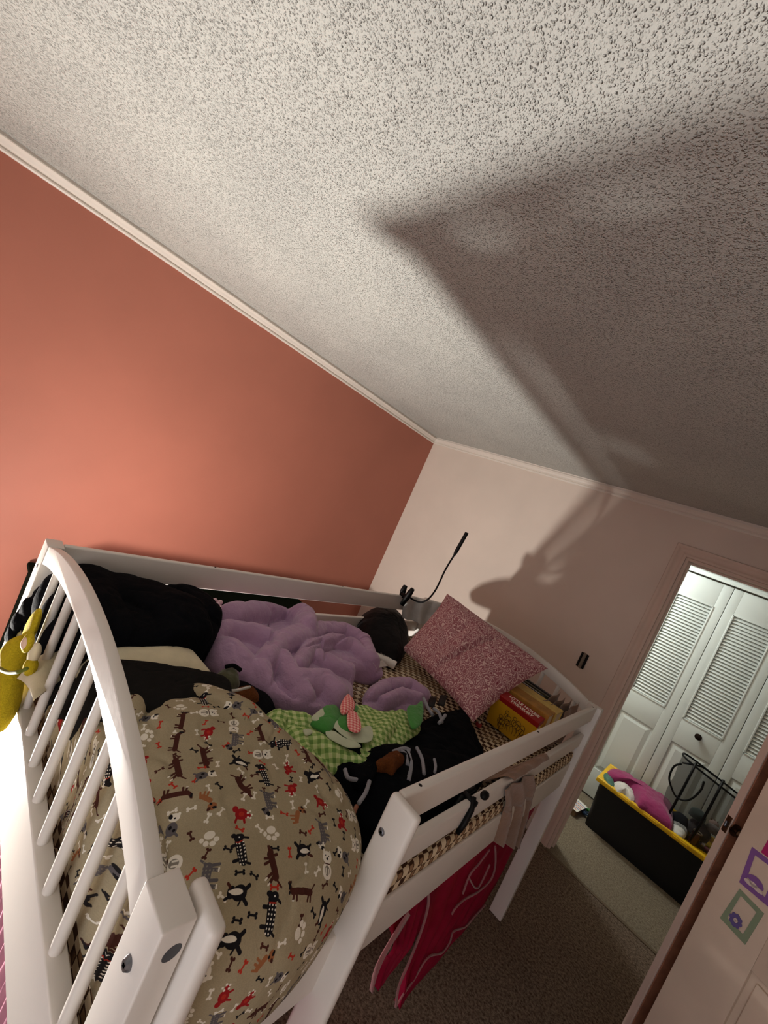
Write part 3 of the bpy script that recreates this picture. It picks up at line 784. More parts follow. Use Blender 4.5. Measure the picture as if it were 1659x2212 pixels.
# dark green low chest against the terracotta wall
ch = thing('low_chest', 'low dark green chest behind the bed against the terracotta wall', 'chest', (-2.45, 1.3, 0))
MB().box((-2.655, .50, .06), (-2.262, 2.255, .575), .004).build('body', M['greend'], ch)
MB().box((-2.66, .485, .575), (-2.245, 2.27, .60), .006).build('top', M['greend'], ch)
for i in range(3):
    y0 = .52+i*.577
    for z0, z1 in ((.09, .31), (.325, .56)):
        d = MB().box((-2.264, y0, z0), (-2.250, y0+.565, z1), .004).build('drawer', M['greend'], ch)
        MB().tube([(-2.25, y0+.295, (z0+z1)/2), (-2.235, y0+.295, (z0+z1)/2), (-2.228, y0+.295, (z0+z1)/2)], [.006, .013, .008], 14).build('knob', M['greend'], d)
MB().box((-2.64, .43, 0), (-2.28, 2.245, .06)).build('plinth', M['greend'], ch)

# ------------------------------------------------------------------ the loft bed
BX0, BX1, BY0, BY1 = -1.482, -.310, .289, 2.392
bed = thing('loft_bed', 'white wooden loft bed with arched ends, guard rails and a pink curtain below', 'bed', (-.896, 1.34, 0))
W = M['white']
def post(x0, y0, name='post'):
    o = auto_smooth(MB().box((x0, y0, 0), (x0+.066, y0+.042, 1.178), .003).build(name, W, bed))
    return o
pNR = post(BX1-.065, BY0); pNL = post(BX0, BY0); pFR = post(BX1-.065, BY1-.042); pFL = post(BX0, BY1-.042)
def screw(c, ax_, r, par, dome=.004, name='bolt'):
    c = Vector(c); a = Vector(ax_)
    mb = MB(); mb.tube([c, c+a*dome*.3, c+a*dome, c+a*dome, c+a*dome*.4], [r, r, r*.72, r*.35, r*.30], 18)
    return auto_smooth(mb.build(name, M['metal'], par), 50)
screw((-.341, BY0, 1.104), (0, -1, 0), .008, pNR, .006)
mb = MB(); mb.tube([(BX1-.001, .314, 1.146-.006), (BX1+.0012, .314, 1.146-.006)], .011, 20); mb.build('cap', simple('grey_cap', (70, 72, 76), 0.6), pNR)
for z in (1.10, .95): MB().tube([(BX0+.033, BY0+.001, z), (BX0+.033, BY0-.0008, z)], .006, 16).build('screw_hole', M['hole'], pNL)
XC = (BX0+BX1)/2+.0; XH = (BX1-BX0)/2-.065
def arch(y0, y1, par, name):
    n = 40; top = []; bot = []
    for i in range(n+1):
        t = -1+2*i/n; x = XC+t*XH; g = (1-t*t)**.9 if abs(t) < 1 else 0
        top.append((x, 1.176+.080*g)); bot.append((x, 1.120+.077*g))
    poly = top+bot[::-1]; v = []; 
    bm = bmesh.new()
    vs = [bm.verts.new((x, y0, z)) for x, z in poly]; f = bm.faces.new(vs)
    r = bmesh.ops.extrude_face_region(bm, geom=[f]); bmesh.ops.translate(bm, verts=[q for q in r['geom'] if isinstance(q, bmesh.types.BMVert)], vec=(0, y1-y0, 0))
    es = [e for e in bm.edges if abs(e.verts[0].co.y-e.verts[1].co.y) < 1e-6]
    bmesh.ops.recalc_face_normals(bm, faces=bm.faces)
    bmesh.ops.bevel(bm, geom=es, offset=.003, segments=2, profile=.5, affect='EDGES')
    me = bpy.data.meshes.new(name); bm.to_mesh(me); bm.free(); me.materials.append(W)
    o = bpy.data.objects.new(name, me); COL.objects.link(o); attach(o, par); auto_smooth(o, 35); return o
def endframe(y0, y1, zr0, zr1, name, spy):
    top = arch(y0, y1, bed, name)
    rail = auto_smooth(MB().box((BX0+.065, y0-.002, zr0), (BX1-.065, y1+.006, zr1), .003).build('end_rail', W, bed))
    for i in range(10):
        x = -1.282+i*.0945
        t = (x-XC)/XH; zt = 1.120+.077*(1-t*t)**.9+.004
        mb = MB(); mb.tube([(x, spy, zr1-.004), (x, spy, zt)], .0098, 20); auto_smooth(mb.build('spindle', W, bed), 60)
endframe(.291, .313, .737, .887, 'arched_top_rail', .304)
endframe(2.360, 2.384, .737, .887, 'arched_top_rail', 2.371)
def rail(x0, x1, y0, y1, z0, z1, name, bev=.006):
    return auto_smooth(MB().box((x0, y0, z0), (x1, y1, z1), bev).build(name, W, bed))
rl = rail(-1.462, -1.440, .331, 2.350, 1.085, 1.177, 'guard_rail')
for y in (.826, 1.539): MB().tube([(-1.451, y, 1.176), (-1.451, y, 1.1776)], .0045, 14).build('screw_hole', M['hole'], rl)
rail(-1.462, -1.440, .331, 2.350, .945, 1.014, 'guard_rail')
rl = rail(-.352, -.330, .768, 2.352, 1.100, 1.180, 'guard_rail')
for y in (.831, 1.549, 2.30): MB().tube([(-.341, y, 1.179), (-.341, y, 1.1806)], .0045, 14).build('screw_hole', M['hole'], rl)
rail(-.352, -.330, .768, 2.352, .963, 1.030, 'guard_rail')
rail(-.352, -.330, .331, 2.350, .742, .872, 'side_rail')
rail(-1.462, -1.435, .331, 2.350, .730, .880, 'side_rail')
for y in (.336, .745):
    u = auto_smooth(MB().box((-.354, y, 0), (-.282, y+.023, 1.180), .009).build('ladder_upright', W, bed), 60)
    if y > .5:
        screw((-.349+.012, y, 1.104), (0, -1, 0), .0075, u, .003); screw((-.352+.006, y, .945), (0, -1, 0), .0075, u, .003)
for z in (.22, .47):
    rail(-.340, -.300, .359, .745, z-.02, z+.02, 'ladder_rung', .008)
for i in range(10):
    y = .40+i*.21
    MB().box((-1.436, y, .728), (-.364, y+.06, .742), .002).build('mattress_slat', W, bed)

# mattress with its checked sheet
mt = thing('mattress', 'mattress under a cream and brown basket-check fitted sheet', 'mattress', (-.9, 1.34, .742))
mb = MB(); bm = bmesh.new(); bmesh.ops.create_cube(bm, size=1)
for q in bm.verts: q.co = Vector((-.9+q.co.x*1.058, 1.341+q.co.y*2.008, .838+q.co.z*.188))
bmesh.ops.bevel(bm, geom=bm.edges[:], offset=.035, segments=5, profile=.5, affect='EDGES')
bmesh.ops.subdivide_edges(bm, edges=[e for e in bm.edges if e.calc_length() > .3], cuts=60, use_grid_fill=True)
me = bpy.data.meshes.new('fitted_sheet'); bm.to_mesh(me); bm.free(); me.materials.append(M['sheet'])
co = np.empty(len(me.vertices)*3); me.vertices.foreach_get('co', co); co = co.reshape(-1, 3)
tp = (co[:, 2] > .92); co[tp, 2] += fbm(co[tp]*6, 4, 3)*.008
me.vertices.foreach_set('co', co.ravel()); me.polygons.foreach_set('use_smooth', [True]*len(me.polygons))
o = bpy.data.objects.new('fitted_sheet', me); COL.objects.link(o); attach(o, mt)
auto_smooth(MB().box((-.40, .775, .8735), (-.3325, 2.34, .930), .012).build('sheet_edge', M['sheet'], mt), 60)
ZM = .932

def X(pts, z): return [az(u, v, z)[:2] for u, v in pts]
def R3(pts, z, h): return [(*az(u, v, z)[:2], h) for u, v in pts]

# dog-print duvet bulging over the bed side
def duv(x, y):
    t = min(1, max(0, (x+1.12)/.42)); t = t*t*(3-2*t)
    return .085+.155*t
dv = pile('dog_print_duvet', [(-1.10, .345), (-.80, .336), (-.50, .334), (-.345, .372), (-.292, .47), (-.288, .58), (-.312, .69), (-.375, .775), (-.48, .80), (-.62, .765), (-.76, .72), (-.90, .66), (-1.03, .56)],
     .885, .2, M['dog'], dome=duv, p=2.6, e=.42, under=.03, nt=360, nr=110, noise=.012, nscale=7, fine=.003, fscale=18, edge=.015, seed=5,
     ridges=[([(-1.05, .42, .02), (-.9, .40, .035), (-.78, .37, .03)], .05), ([(-1.0, .5, .02), (-.86, .55, .03), (-.7, .62, .015)], .04), ([(-.95, .36, .02), (-.86, .46, .03)], .03), ([(-.75, .60, .012), (-.6, .66, .014), (-.45, .70, .01)], .03)])
fo = pile('bunched_fold', [(-.93, .335), (-.8, .328), (-.6, .328), (-.43, .332), (-.42, .345), (-.45, .38), (-.6, .40), (-.8, .385), (-.90, .375), (-.94, .355)], .90, .2, M['dog'], dv, dome=lambda x, y: .135+.055*min(1, max(0, (x+.98)/.3)), p=6, e=.75, under=.02, nt=260, nr=50, noise=.016, nscale=16, fine=.006, fscale=26, edge=.02, seed=77)
tag(dv, 'beige duvet printed with small dogs, bones and paws, bulging over the bed side', 'duvet')

# pillow with cream and charcoal covers at the foot of the bed
cp = cushion('cream_pillow', [(-1.215, .282, .905), (-.93, .345, 1.02), (-.93, .675, 1.035), (-1.16, .70, 1.0)], .088, M['creamf'], n=40, noise=.004, seed=3)
cushion('pillow_corner', [ay(36, 1466, .262), ay(72, 1514, .270), (-1.08, .37, .99), (-1.19, .37, 1.05)], .022, M['creamf'], cp, n=20, noise=.002, seed=4, up=(0, -1, .4))
tag(cp, 'cream linen pillow whose pointed corner sticks out between the spindles', 'pillow')
th = pile('charcoal_blanket', [(-.955, .335), (-.80, .335), (-.76, .45), (-.765, .56), (-.80, .635), (-.865, .65), (-.90, .60), (-.93, .52), (-.955, .43)], ZM, .176, M['char'], p=5, e=.8, nt=160, nr=50, noise=.006, nscale=10, edge=.02, seed=8)
tag(th, 'charcoal grey blanket between the cream pillow and the dog print duvet', 'blanket')
cl = sheet('charcoal_shawl', [(-1.03, .338, 1.02), (-1.05, .33, .96), (-1.06, .332, .905)], [(-.86, .338, 1.08), (-.90, .33, .99), (-.97, .332, .92)], M['char'], None, 16, 20, .006, 2, (0, -1, 0), .004, 3)
tag(cl, 'small charcoal cloth pressed against the spindles of the foot end', 'cloth')

# black bundle in the near left corner
bb = pile('black_fleece_blanket', [(-1.425, .345), (-1.2, .34), (-1.10, .36), (-1.045, .50), (-1.05, .62), (-1.12, .73), (-1.22, .79), (-1.36, .78), (-1.43, .6)], ZM, .185, M['navy'], p=4, e=.6, under=.03, nt=200, nr=60, noise=.010, nscale=8, seed=21,
     ridges=[([(-1.40, .40, .04), (-1.2, .39, .035), (-1.1, .40, .01)], .075), ([(-1.35, .5, .03), (-1.2, .62, .045), (-1.08, .62, .02)], .09), ([(-1.4, .7, .02), (-1.2, .74, .03)], .05)])
pile('light_block_edge', [(-1.42, .330), (-1.2, .328), (-1.03, .330), (-1.03, .36), (-1.1, .40), (-1.3, .41), (-1.42, .38)], ZM, .193, M['navy'], bb, p=7, e=.85, under=.02, nt=120, nr=30, noise=.004, nscale=14, seed=23)  # steep blanket edge added to block lamp light behind the spindles
for i, (u, v, y_, rr) in enumerate(((24, 1368, .285, .024), (42, 1340, .292, .030), (62, 1315, .300, .032), (84, 1292, .312, .030), (92, 1325, .322, .036), (70, 1348, .318, .036))):
    c = ay(u, v, y_); mb = MB(); mb.ball(c, (rr, rr*.6, rr*1.25), 20); vv_ = np.array(mb.v); vv_ = vv_+fbm(vv_*70, i, 2)[:, None]*.006*(vv_-np.array(c))/np.linalg.norm(vv_-np.array(c), axis=1)[:, None]
    mesh_obj('poking_fold', vv_, mb.f, M['navy'], bb, True)
for i, (x_, z_, rx_, rz_) in enumerate(((-1.338, 1.055, .036, .075), (-1.234, 1.04, .036, .085), (-1.140, 1.02, .036, .08))):
    mb = MB(); mb.ball((x_, .312, z_), (rx_, .024, rz_), 22); vv_ = np.array(mb.v); c = np.array((x_, .312, z_)); vv_ = vv_+fbm(vv_*60, 9+i, 2)[:, None]*.004*(vv_-c)/np.linalg.norm(vv_-c, axis=1)[:, None]
    mesh_obj('light_block_bulge', vv_, mb.f, M['navy'], bb, True)  # bulges added to plug lamp light in the gaps between spindles
tag(bb, 'big black fleece blanket heaped in the near left corner of the bed', 'blanket')
# purple comforter
Z = 1.03
pu = pile('purple_comforter', [(-1.405, .86), (-1.425, 1.05), (-1.43, 1.25), (-1.425, 1.42), (-1.37, 1.52), (-1.29, 1.60), (-1.22, 1.62), (-1.12, 1.58), (-1.01, 1.53), (-.965, 1.46), (-1.0, 1.34), (-.90, 1.24), (-.80, 1.12), (-.78, 1.0), (-.86, .90), (-.96, .84), (-1.05, .76), (-1.16, .74), (-1.28, .78)],
     ZM, .085, M['purple'], p=3.0, e=.45, under=.05, nt=420, nr=120, noise=.010, nscale=8, fine=.0035, fscale=26, edge=.05, seed=12,
     ridges=[(R3([(405, 1395), (440, 1378), (490, 1385), (520, 1410), (500, 1440)], 1.05, .055), .07),
             (R3([(450, 1350), (500, 1335), (560, 1350), (610, 1368), (650, 1352)], Z+.04, .060), .045),
             (R3([(500, 1318), (560, 1308), (610, 1300), (650, 1300)], 1.06, .085), .06),
             (R3([(640, 1298), (665, 1320), (668, 1345)], 1.08, .095), .055),
             (R3([(575, 1425), (600, 1395), (640, 1385), (690, 1362), (740, 1362), (785, 1385), (803, 1425)], Z, .060), .045),
             (R3([(640, 1440), (670, 1400), (715, 1385), (760, 1395), (790, 1420)], Z, .050), .035),
             (R3([(690, 1420), (740, 1440), (790, 1455), (825, 1455)], Z, .045), .04),
             (R3([(565, 1440), (585, 1480), (630, 1510), (690, 1525)], Z, .050), .042),
             (R3([(610, 1425), (635, 1465), (665, 1500)], Z, .055), .035),
             (R3([(530, 1460), (575, 1495), (630, 1530)], Z-.01, .030), .035),
             (R3([(655, 1470), (700, 1475), (735, 1500)], Z, .060), .05),
             (R3([(470, 1410), (530, 1430), (560, 1450)], Z, .035), .04)],
     seams=[(R3([(470, 1335), (455, 1360), (420, 1350)], Z, 1), .006, .014), (R3([(585, 1330), (588, 1370), (575, 1410)], Z, 1), .006, .014), (R3([(700, 1400), (760, 1385), (805, 1395)], Z, 1), .006, .014), (R3([(600, 1440), (590, 1480), (620, 1500)], Z, 1), .006, .014), (R3([(655, 1415), (690, 1395), (700, 1430)], Z, 1), .006, .014)])
tag(pu, 'crumpled purple comforter heaped along the left guard rail', 'comforter')
lab = sheet('care_label', [az(806, 1432, 1.035), az(814, 1444, 1.015)], [az(826, 1426, 1.02), az(838, 1438, .985)], M['plaster_w'], pu, 6, 6, .001, 1, (0, 0, 1), .001)
p2 = pile('purple_comforter_end', X([(785, 1508), (800, 1482), (830, 1466), (880, 1464), (925, 1482), (935, 1508), (905, 1530), (850, 1532), (800, 1528)], .97), ZM, .05, M['purple'], p=2.6, e=.4, nt=160, nr=50, noise=.007, nscale=12, seed=14,
     ridges=[(R3([(800, 1495), (835, 1478), (885, 1475), (915, 1495)], .99, .035), .035), (R3([(835, 1512), (870, 1500), (910, 1510)], .99, .035), .03)])
p2.name = 'purple_throw'
tag(p2, 'small bunched purple throw beside the green gingham outfit and check sheet', 'throw')
p3 = pile('purple_sleeve', X([(460, 1465), (474, 1462), (485, 1490), (500, 1530), (540, 1565), (560, 1590), (545, 1592), (505, 1570), (470, 1530)], 1.0), ZM, .075, M['purple'], p=2.6, e=.5, nt=120, nr=30, noise=.005, nscale=12, seed=15)
p3.name = 'purple_edge'; attach(p3, pu)

# black clothes
cloth = thing('black_jacket', 'black jacket with pale grey cords lying under the green gingham outfit', 'jacket', (-.6, 1.1, ZM))
pile('jacket_body', X([(500, 1530), (560, 1560), (640, 1560), (720, 1570), (820, 1600), (880, 1585), (930, 1545), (985, 1528), (1010, 1530), (1022, 1555), (1040, 1590), (1048, 1622), (1000, 1650), (930, 1690), (870, 1715), (845, 1740), (790, 1755), (745, 1752), (700, 1725), (640, 1668), (585, 1615)], .99), ZM, .07, M['navy'], cloth, p=3, e=.5, nt=260, nr=60, noise=.01, nscale=9, seed=40)
pile('jacket_hem', [(-.66, .86), (-.50, .845), (-.385, .86), (-.372, 1.0), (-.372, 1.2), (-.385, 1.38), (-.46, 1.40), (-.56, 1.2), (-.62, 1.0)], ZM, .12, M['navy'], cloth, p=3, e=.5, nt=160, nr=40, noise=.01, nscale=9, seed=43)
pile('jacket_sleeve', X([(880, 1600), (905, 1560), (950, 1535), (1000, 1530), (1020, 1545), (1030, 1585), (1040, 1625), (1000, 1660), (940, 1690), (895, 1680), (880, 1640)], 1.02), ZM+.03, .065, M['navy'], cloth, p=2.6, e=.4, nt=160, nr=44, noise=.01, nscale=10, seed=41)
def cord(pts, z, r=.005, par=cloth, mat=None, name='cord', dz=0.0):
    P = spline([az(u, v, z) for u, v in pts], 8*len(pts), False)
    return MB().tube([tuple(p+np.array([0, 0, dz])) for p in P], r, 10).build(name, mat or M['cord'], par, True)
cz = 1.035
cord([(690, 1672), (702, 1685), (725, 1686)], 1.045); cord([(745, 1662), (752, 1680), (772, 1685)], 1.05)
cord([(798, 1688), (790, 1712), (775, 1735)], 1.06); cord([(900, 1615), (912, 1640), (916, 1672)], 1.055); cord([(880, 1622), (888, 1650), (882, 1688)], 1.05, .006)
cord([(860, 1620), (876, 1630), (880, 1655)], 1.05, .006); cord([(850, 1625), (872, 1618), (885, 1622)], 1.05, .007); cord([(938, 1640), (941, 1655), (939, 1668)], 1.07, .004)
cord([(915, 1508), (925, 1530), (935, 1545)], 1.04, .006); cord([(935, 1530), (948, 1540), (955, 1560)], 1.04, .006); cord([(962, 1545), (955, 1555), (948, 1562)], 1.05, .006)
cord([(770, 1742), (760, 1765), (752, 1775)], 1.05, .005, mat=M['brownwood'])
for i, (u, v) in enumerate(((938, 1508), (960, 1505))):
    sheet('strap', [az(u-8, v-4, 1.04), az(u-16, v+16, 1.03)], [az(u+6, v-3, 1.06), az(u, v+20, 1.04)], M['black'], cloth, 5, 5, .001, 1, (0, 0, 1), .003)

# penguin-like dark toy by the duvet and the brown furry toys
pg = thing('plush_dog', 'small plush toy with an olive cap and rust brown fur by the charcoal blanket', 'plush toy', (-.95, .85, ZM))
pile('cap', X([(462, 1462), (478, 1447), (505, 1445), (520, 1462), (518, 1480), (490, 1492), (468, 1485)], 1.05), 1.0, .075, M['olive'], pg, p=2.2, e=.3, nt=80, nr=26, noise=.003, seed=50)
pile('body', X([(470, 1480), (500, 1465), (560, 1490), (600, 1530), (590, 1580), (545, 1590), (500, 1550)], 1.0), ZM, .10, M['navy'], pg, p=2.3, e=.4, nt=100, nr=30, noise=.006, seed=51)
pile('face_fur', X([(505, 1490), (520, 1478), (545, 1482), (562, 1497), (560, 1512), (535, 1512), (512, 1506)], 1.04), 1.0, .05, M['brownfur'], pg, p=2.2, e=.3, nt=80, nr=26, noise=.006, nscale=30, seed=52)
cord([(478, 1490), (505, 1492), (540, 1484)], 1.07, .004, pg, M['whitef'], 'trim_band')
cord([(488, 1440), (505, 1438), (520, 1448)], 1.08, .006, pg, M['navy'], 'cap_loop')
fx = thing('plush_fox', 'rust brown furry plush limb poking out between the gingham outfit and grey cords', 'plush toy', (-.55, 1.1, 1.0))
pile('body', X([(808, 1650), (830, 1632), (855, 1625), (875, 1640), (862, 1655), (848, 1668), (838, 1662), (825, 1660)], 1.06), 1.03, .05, M['brownfur'], fx, p=2.2, e=.4, nt=90, nr=26, noise=.006, nscale=30, seed=53)
pile('dark_patch', X([(762, 1645), (800, 1650), (820, 1645), (805, 1685), (775, 1682)], 1.06), 1.03, .035, M['navy'], fx, p=2.2, e=.4, nt=60, nr=20, seed=54)

# green gingham outfit
gg = thing('gingham_outfit', 'crumpled green gingham outfit with leaf green collar and pale appliques', 'clothing', (-.7, 1.05, 1.0))
go = [(563, 1572), (568, 1545), (590, 1526), (630, 1526), (680, 1545), (720, 1540), (765, 1518), (790, 1512), (830, 1528), (880, 1526), (905, 1545), (912, 1570), (880, 1592), (858, 1618), (838, 1640), (810, 1648), (785, 1660), (740, 1655), (695, 1662), (640, 1640), (590, 1615), (567, 1596)]
pile('gingham_body', X(go, 1.035), 1.0, .035, M['gingham'], gg, p=3.0, e=.35, nt=320, nr=80, noise=.008, nscale=14, edge=.02, seed=60,
     ridges=[(R3([(600, 1545), (590, 1580), (620, 1615)], 1.04, .022), .03), (R3([(660, 1590), (720, 1620), (780, 1645)], 1.04, .022), .03), (R3([(640, 1575), (660, 1620), (700, 1650)], 1.04, .018), .02), (R3([(840, 1560), (810, 1600), (790, 1630)], 1.04, .015), .03)])
def patch(name, pts, z, mat, h=.02, seed=1, p=2.4):
    return pile(name, X(pts, z), z-.012, h, mat, gg, p=p, e=.3, nt=80, nr=20, noise=.003, nscale=20, fine=.001, seed=seed)
zt = 1.062
patch('collar', [(690, 1550), (700, 1525), (725, 1522), (740, 1545), (728, 1562), (712, 1580), (690, 1572), (672, 1560)], zt, M['dgreen'], .022, 61)
patch('collar', [(728, 1555), (745, 1535), (770, 1522), (775, 1530), (760, 1545), (750, 1560), (775, 1580), (760, 1585), (735, 1575)], zt+.004, M['dgreen'], .02, 62)
patch('cuff', [(882, 1524), (900, 1520), (912, 1512), (916, 1530), (914, 1555), (905, 1568), (892, 1570), (884, 1550)], zt, M['dgreen'], .018, 63)
patch('applique', [(675, 1545), (690, 1530), (700, 1525), (703, 1540), (692, 1552)], zt+.014, M['appl'], .007, 64)
patch('applique', [(720, 1560), (735, 1548), (752, 1560), (760, 1578), (785, 1580), (800, 1562), (808, 1572), (806, 1592), (785, 1598), (755, 1590)], zt+.010, M['appl'], .007, 65)
patch('applique', [(708, 1572), (722, 1572), (745, 1588), (778, 1600), (780, 1608), (755, 1608), (728, 1596), (710, 1584)], zt+.008, M['appl'], .007, 66)
patch('applique', [(658, 1570), (672, 1568), (678, 1576), (664, 1582)], zt+.004, M['appl'], .006, 67)
patch('ribbon_knot', [(740, 1512), (752, 1497), (765, 1510), (768, 1528), (758, 1536), (742, 1538), (736, 1528)], zt+.02, M['pinkc'], .018, 68)
patch('ribbon_tail', [(754, 1535), (768, 1532), (780, 1550), (783, 1568), (778, 1576), (758, 1572), (752, 1552)], zt+.026, M['pinkc'], .010, 69)

# paisley pillow leaning on the headboard
pw_ = cushion('paisley_pillow', [ay(966, 1282, 2.20), az(868, 1402, 1.0), az(1022, 1560, .985), ay(1184, 1444, 2.20)], .085, M['paisley'], n=56, noise=.008, seed=9, pinch=.06, up=(.2, -1, .6),
   creases=[((.05, .44), (.52, .30), .012, .028), ((.0, .30), (.5, .22), .02, .012)])
tag(pw_, 'pink and burgundy paisley pillow leaning on the arched headboard', 'pillow')
# black pouch
pb = pile('black_pouch', X([(778, 1350), (783, 1325), (812, 1312), (850, 1316), (876, 1345), (886, 1378), (876, 1408), (858, 1422), (830, 1405), (800, 1380)], 1.0), ZM, .14, M['bagblk'], p=2.1, e=.2, nt=140, nr=50, noise=.006, nscale=8, seed=70, seams=[(R3([(815, 1318), (850, 1345), (872, 1400)], 1.03, 1), .004, .006)])
tag(pb, 'rounded black nylon pouch at the head of the bed beside the paisley pillow', 'pouch')
# grey satin cloth over the corner post
gs = sheet('grey_satin_cloth', [(-1.47, 2.10, 1.180), (-1.428, 2.10, 1.182), (-1.424, 2.08, 1.12), (-1.41, 2.10, 1.05)], [(-1.36, 2.40, 1.20), (-1.33, 2.352, 1.205), (-1.32, 2.34, 1.12), (-1.30, 2.30, 1.05)], M['satin'], None, 40, 30, .018, 2.4, (.75, -.65, .1), .003, 7)
tag(gs, 'shiny grey satin cloth over the headboard corner below the clip lamp', 'cloth')
# lotion tube
tb = thing('lotion_tube', 'white lotion tube lying on the check sheet by the purple comforter', 'tube', az(830, 1428, .96))
a = Vector(az(806, 1411, .965)); b = Vector(az(854, 1438, .965))
ax_d = (b-a).normalized(); sdv = ax_d.cross(Vector((0, 0, 1))).normalized(); v = []; f = []
for i in range(13):
    t = i/12; rz = .004+.017*min(1, t*1.6)**.7; rx = .024-.006*t
    for j in range(20):
        q = 2*math.pi*j/20; v.append(a.lerp(b, t)+sdv*rx*math.cos(q)+Vector((0, 0, rz*math.sin(q))))
for i in range(12):
    for j in range(20): f.append((i*20+j, i*20+(j+1) % 20, (i+1)*20+(j+1) % 20, (i+1)*20+j))
f += [tuple(range(20))[::-1], tuple(range(240, 260))]
auto_smooth(mesh_obj('tube_body', v, f, M['plaster_w'], tb), 60)
for k in range(5):
    t = .30+k*.13; c = a.lerp(b, t)+Vector((0, 0, .0195)); MB().box(c-Vector((.004, .004+.002*(k % 2), 0)), c+Vector((.003, .004, .001)), 0).build('print_mark', simple('grey_ink', (90, 86, 84)), tb)
# small doll behind the comforter
dl = thing('fairy_doll', 'tiny pink haired doll peeking over the purple comforter at the left rail', 'doll', az(460, 1312, 1.08))
hp = Vector(ax(468, 1303, -1.40))
mb = MB()
for i in range(6): a = i*1.047; mb.ball(hp+Vector((.012*math.cos(a), .010*math.sin(a), .008*math.sin(a*2))), .011, 10)
mb.build('star_bow', simple('pale_glitter', (226, 190, 200), 0.4), dl, True)
mb = MB()
for i in range(7):
    t = i/6; P0 = hp+Vector((.006*math.sin(i*2.2), -.008-.012*i*.5, -.02)); mb.tube([P0, P0+Vector((.01, -.012-.004*i, -.03)), P0+Vector((.02, -.03, -.075)), P0+Vector((.03, -.05, -.11))], [.008, .010, .009, .005], 8)
mb.build('hair', simple('pink_doll_hair', (232, 168, 160), 0.5), dl, True)
MB().ball(hp+Vector((.006, -.012, -.03)), (.018, .018, .022), 16).build('head', simple('doll_skin', (214, 176, 150), 0.5), dl, True)
MB().ball(hp+Vector((.004, -.004, -.09)), (.022, .022, .045), 14).build('body', simple('doll_dress', (214, 150, 170), 0.6), dl, True)

# yellow plush toy squeezed through the foot-end spindles
yt = thing('yellow_plush_toy', 'yellow plush toy with big floppy ear hanging out between the foot-end spindles', 'plush toy', ay(30, 1450, .25))
def ell(name, c, r, mat, par, rot=None, bump_=.0, n=28):
    Mx = rot.to_4x4() if rot else None
    mb = MB(); mb.ball(c, r, n, 0, Mx); v = np.array(mb.v); 
    if bump_: v = v + fbm(v*60, 3, 2)[:, None]*bump_*(v-np.array(c))/np.linalg.norm(v-np.array(c), axis=1)[:, None]
    return mesh_obj(name, v, mb.f, mat, par, True)
from mathutils import Euler
def E3(x, y, z): return Euler((math.radians(x), math.radians(y), math.radians(z))).to_matrix()
YT = .262
yh = Vector(ay(33, 1418, YT))
ell('head', yh, (.045, .032, .052), M['yellow'], yt, E3(0, 0, 0), .003)
ye = Vector(ay(68, 1356, .274)); ell('ear', ye, (.030, .012, .060), M['yellow'], yt, E3(0, 14, 0), .002)
ye2 = Vector(ay(60, 1388, .236)); ell('ear', ye2, (.020, .010, .022), M['yellow'], yt, E3(0, 10, 0), .001)
ell('inner_ear', ye2+Vector((.006, -.006, .002)), (.012, .007, .013), simple('ear_pink', (232, 196, 170), 0.8), yt, E3(0, 10, 0))
ell('body', Vector(ay(14, 1500, YT)), (.082, .030, .042), M['yellow'], yt, E3(0, 45, 0), .003)
ell('arm', Vector(ay(66, 1440, .272)), (.022, .014, .018), M['yellow'], yt, E3(0, 20, 0), .001)
ell('muzzle', Vector(ay(74, 1412, .273)), (.020, .012, .026), simple('muzzle_cream', (222, 210, 180), 0.9), yt)
cn = MB(); cn.tube([tuple(p) for p in spline([ay(-8, 1440, .222), ay(15, 1452, .222), ay(38, 1452, .224), ay(58, 1444, .232)], 24, False)], .004, 8); cn.build('collar', simple('olive_ribbon', (96, 104, 20), 0.6), yt, True)

# gooseneck clip lamp on the left guard rail
ln = thing('clip_lamp', 'black gooseneck clip lamp clamped on the far end of the left guard rail', 'lamp', (-1.45, 2.07, 1.18))
P = [ay(u, v, 2.07) for u, v in ((884, 1290), (896, 1297), (908.5, 1301), (920.6, 1297), (931, 1288), (941.7, 1273), (950.7, 1255), (959.7, 1235.5), (970, 1217), (982, 1198))]
MB().tube([tuple(p) for p in spline(P, 60, False)], .0052, 12).build('gooseneck', M['black'], ln, True)
P = [ay(u, v, 2.07) for u, v in ((981, 1200), (984, 1194), (988, 1187), (1008.7, 1150.5))]
auto_smooth(MB().tube(P, [.006, .010, .011, .011], 14).build('lamp_head', M['black'], ln), 50)
def slab(pts, dep, mat, par, name, r=.009):
    mb = MB(); Q = [Vector(p) for p in pts]; mb.tube(Q, [r*.8]+[r]*(len(Q)-2)+[r*.7], 12, mi=0)
    o = mb.build(name, mat, par, True); return o
y_ = 2.07
slab([ay(867, 1290, y_-.01), ay(871, 1276, y_-.01), ay(876, 1265, y_-.01)], .02, M['black'], ln, 'clamp_jaw', .019)
slab([ay(868, 1306, y_-.03), ay(878, 1292, y_-.03), ay(886, 1280, y_-.03), ay(892, 1272, y_-.03)], .02, M['black'], ln, 'clamp_jaw', .018)
MB().tube([ay(868, 1284, y_-.03), ay(882, 1288, y_-.03)], .011, 12).build('clamp_spring', M['black'], ln, True)
screw(ay(871.5, 1281, y_-.028), (.3, -.9, .1), .003, ln, .002)

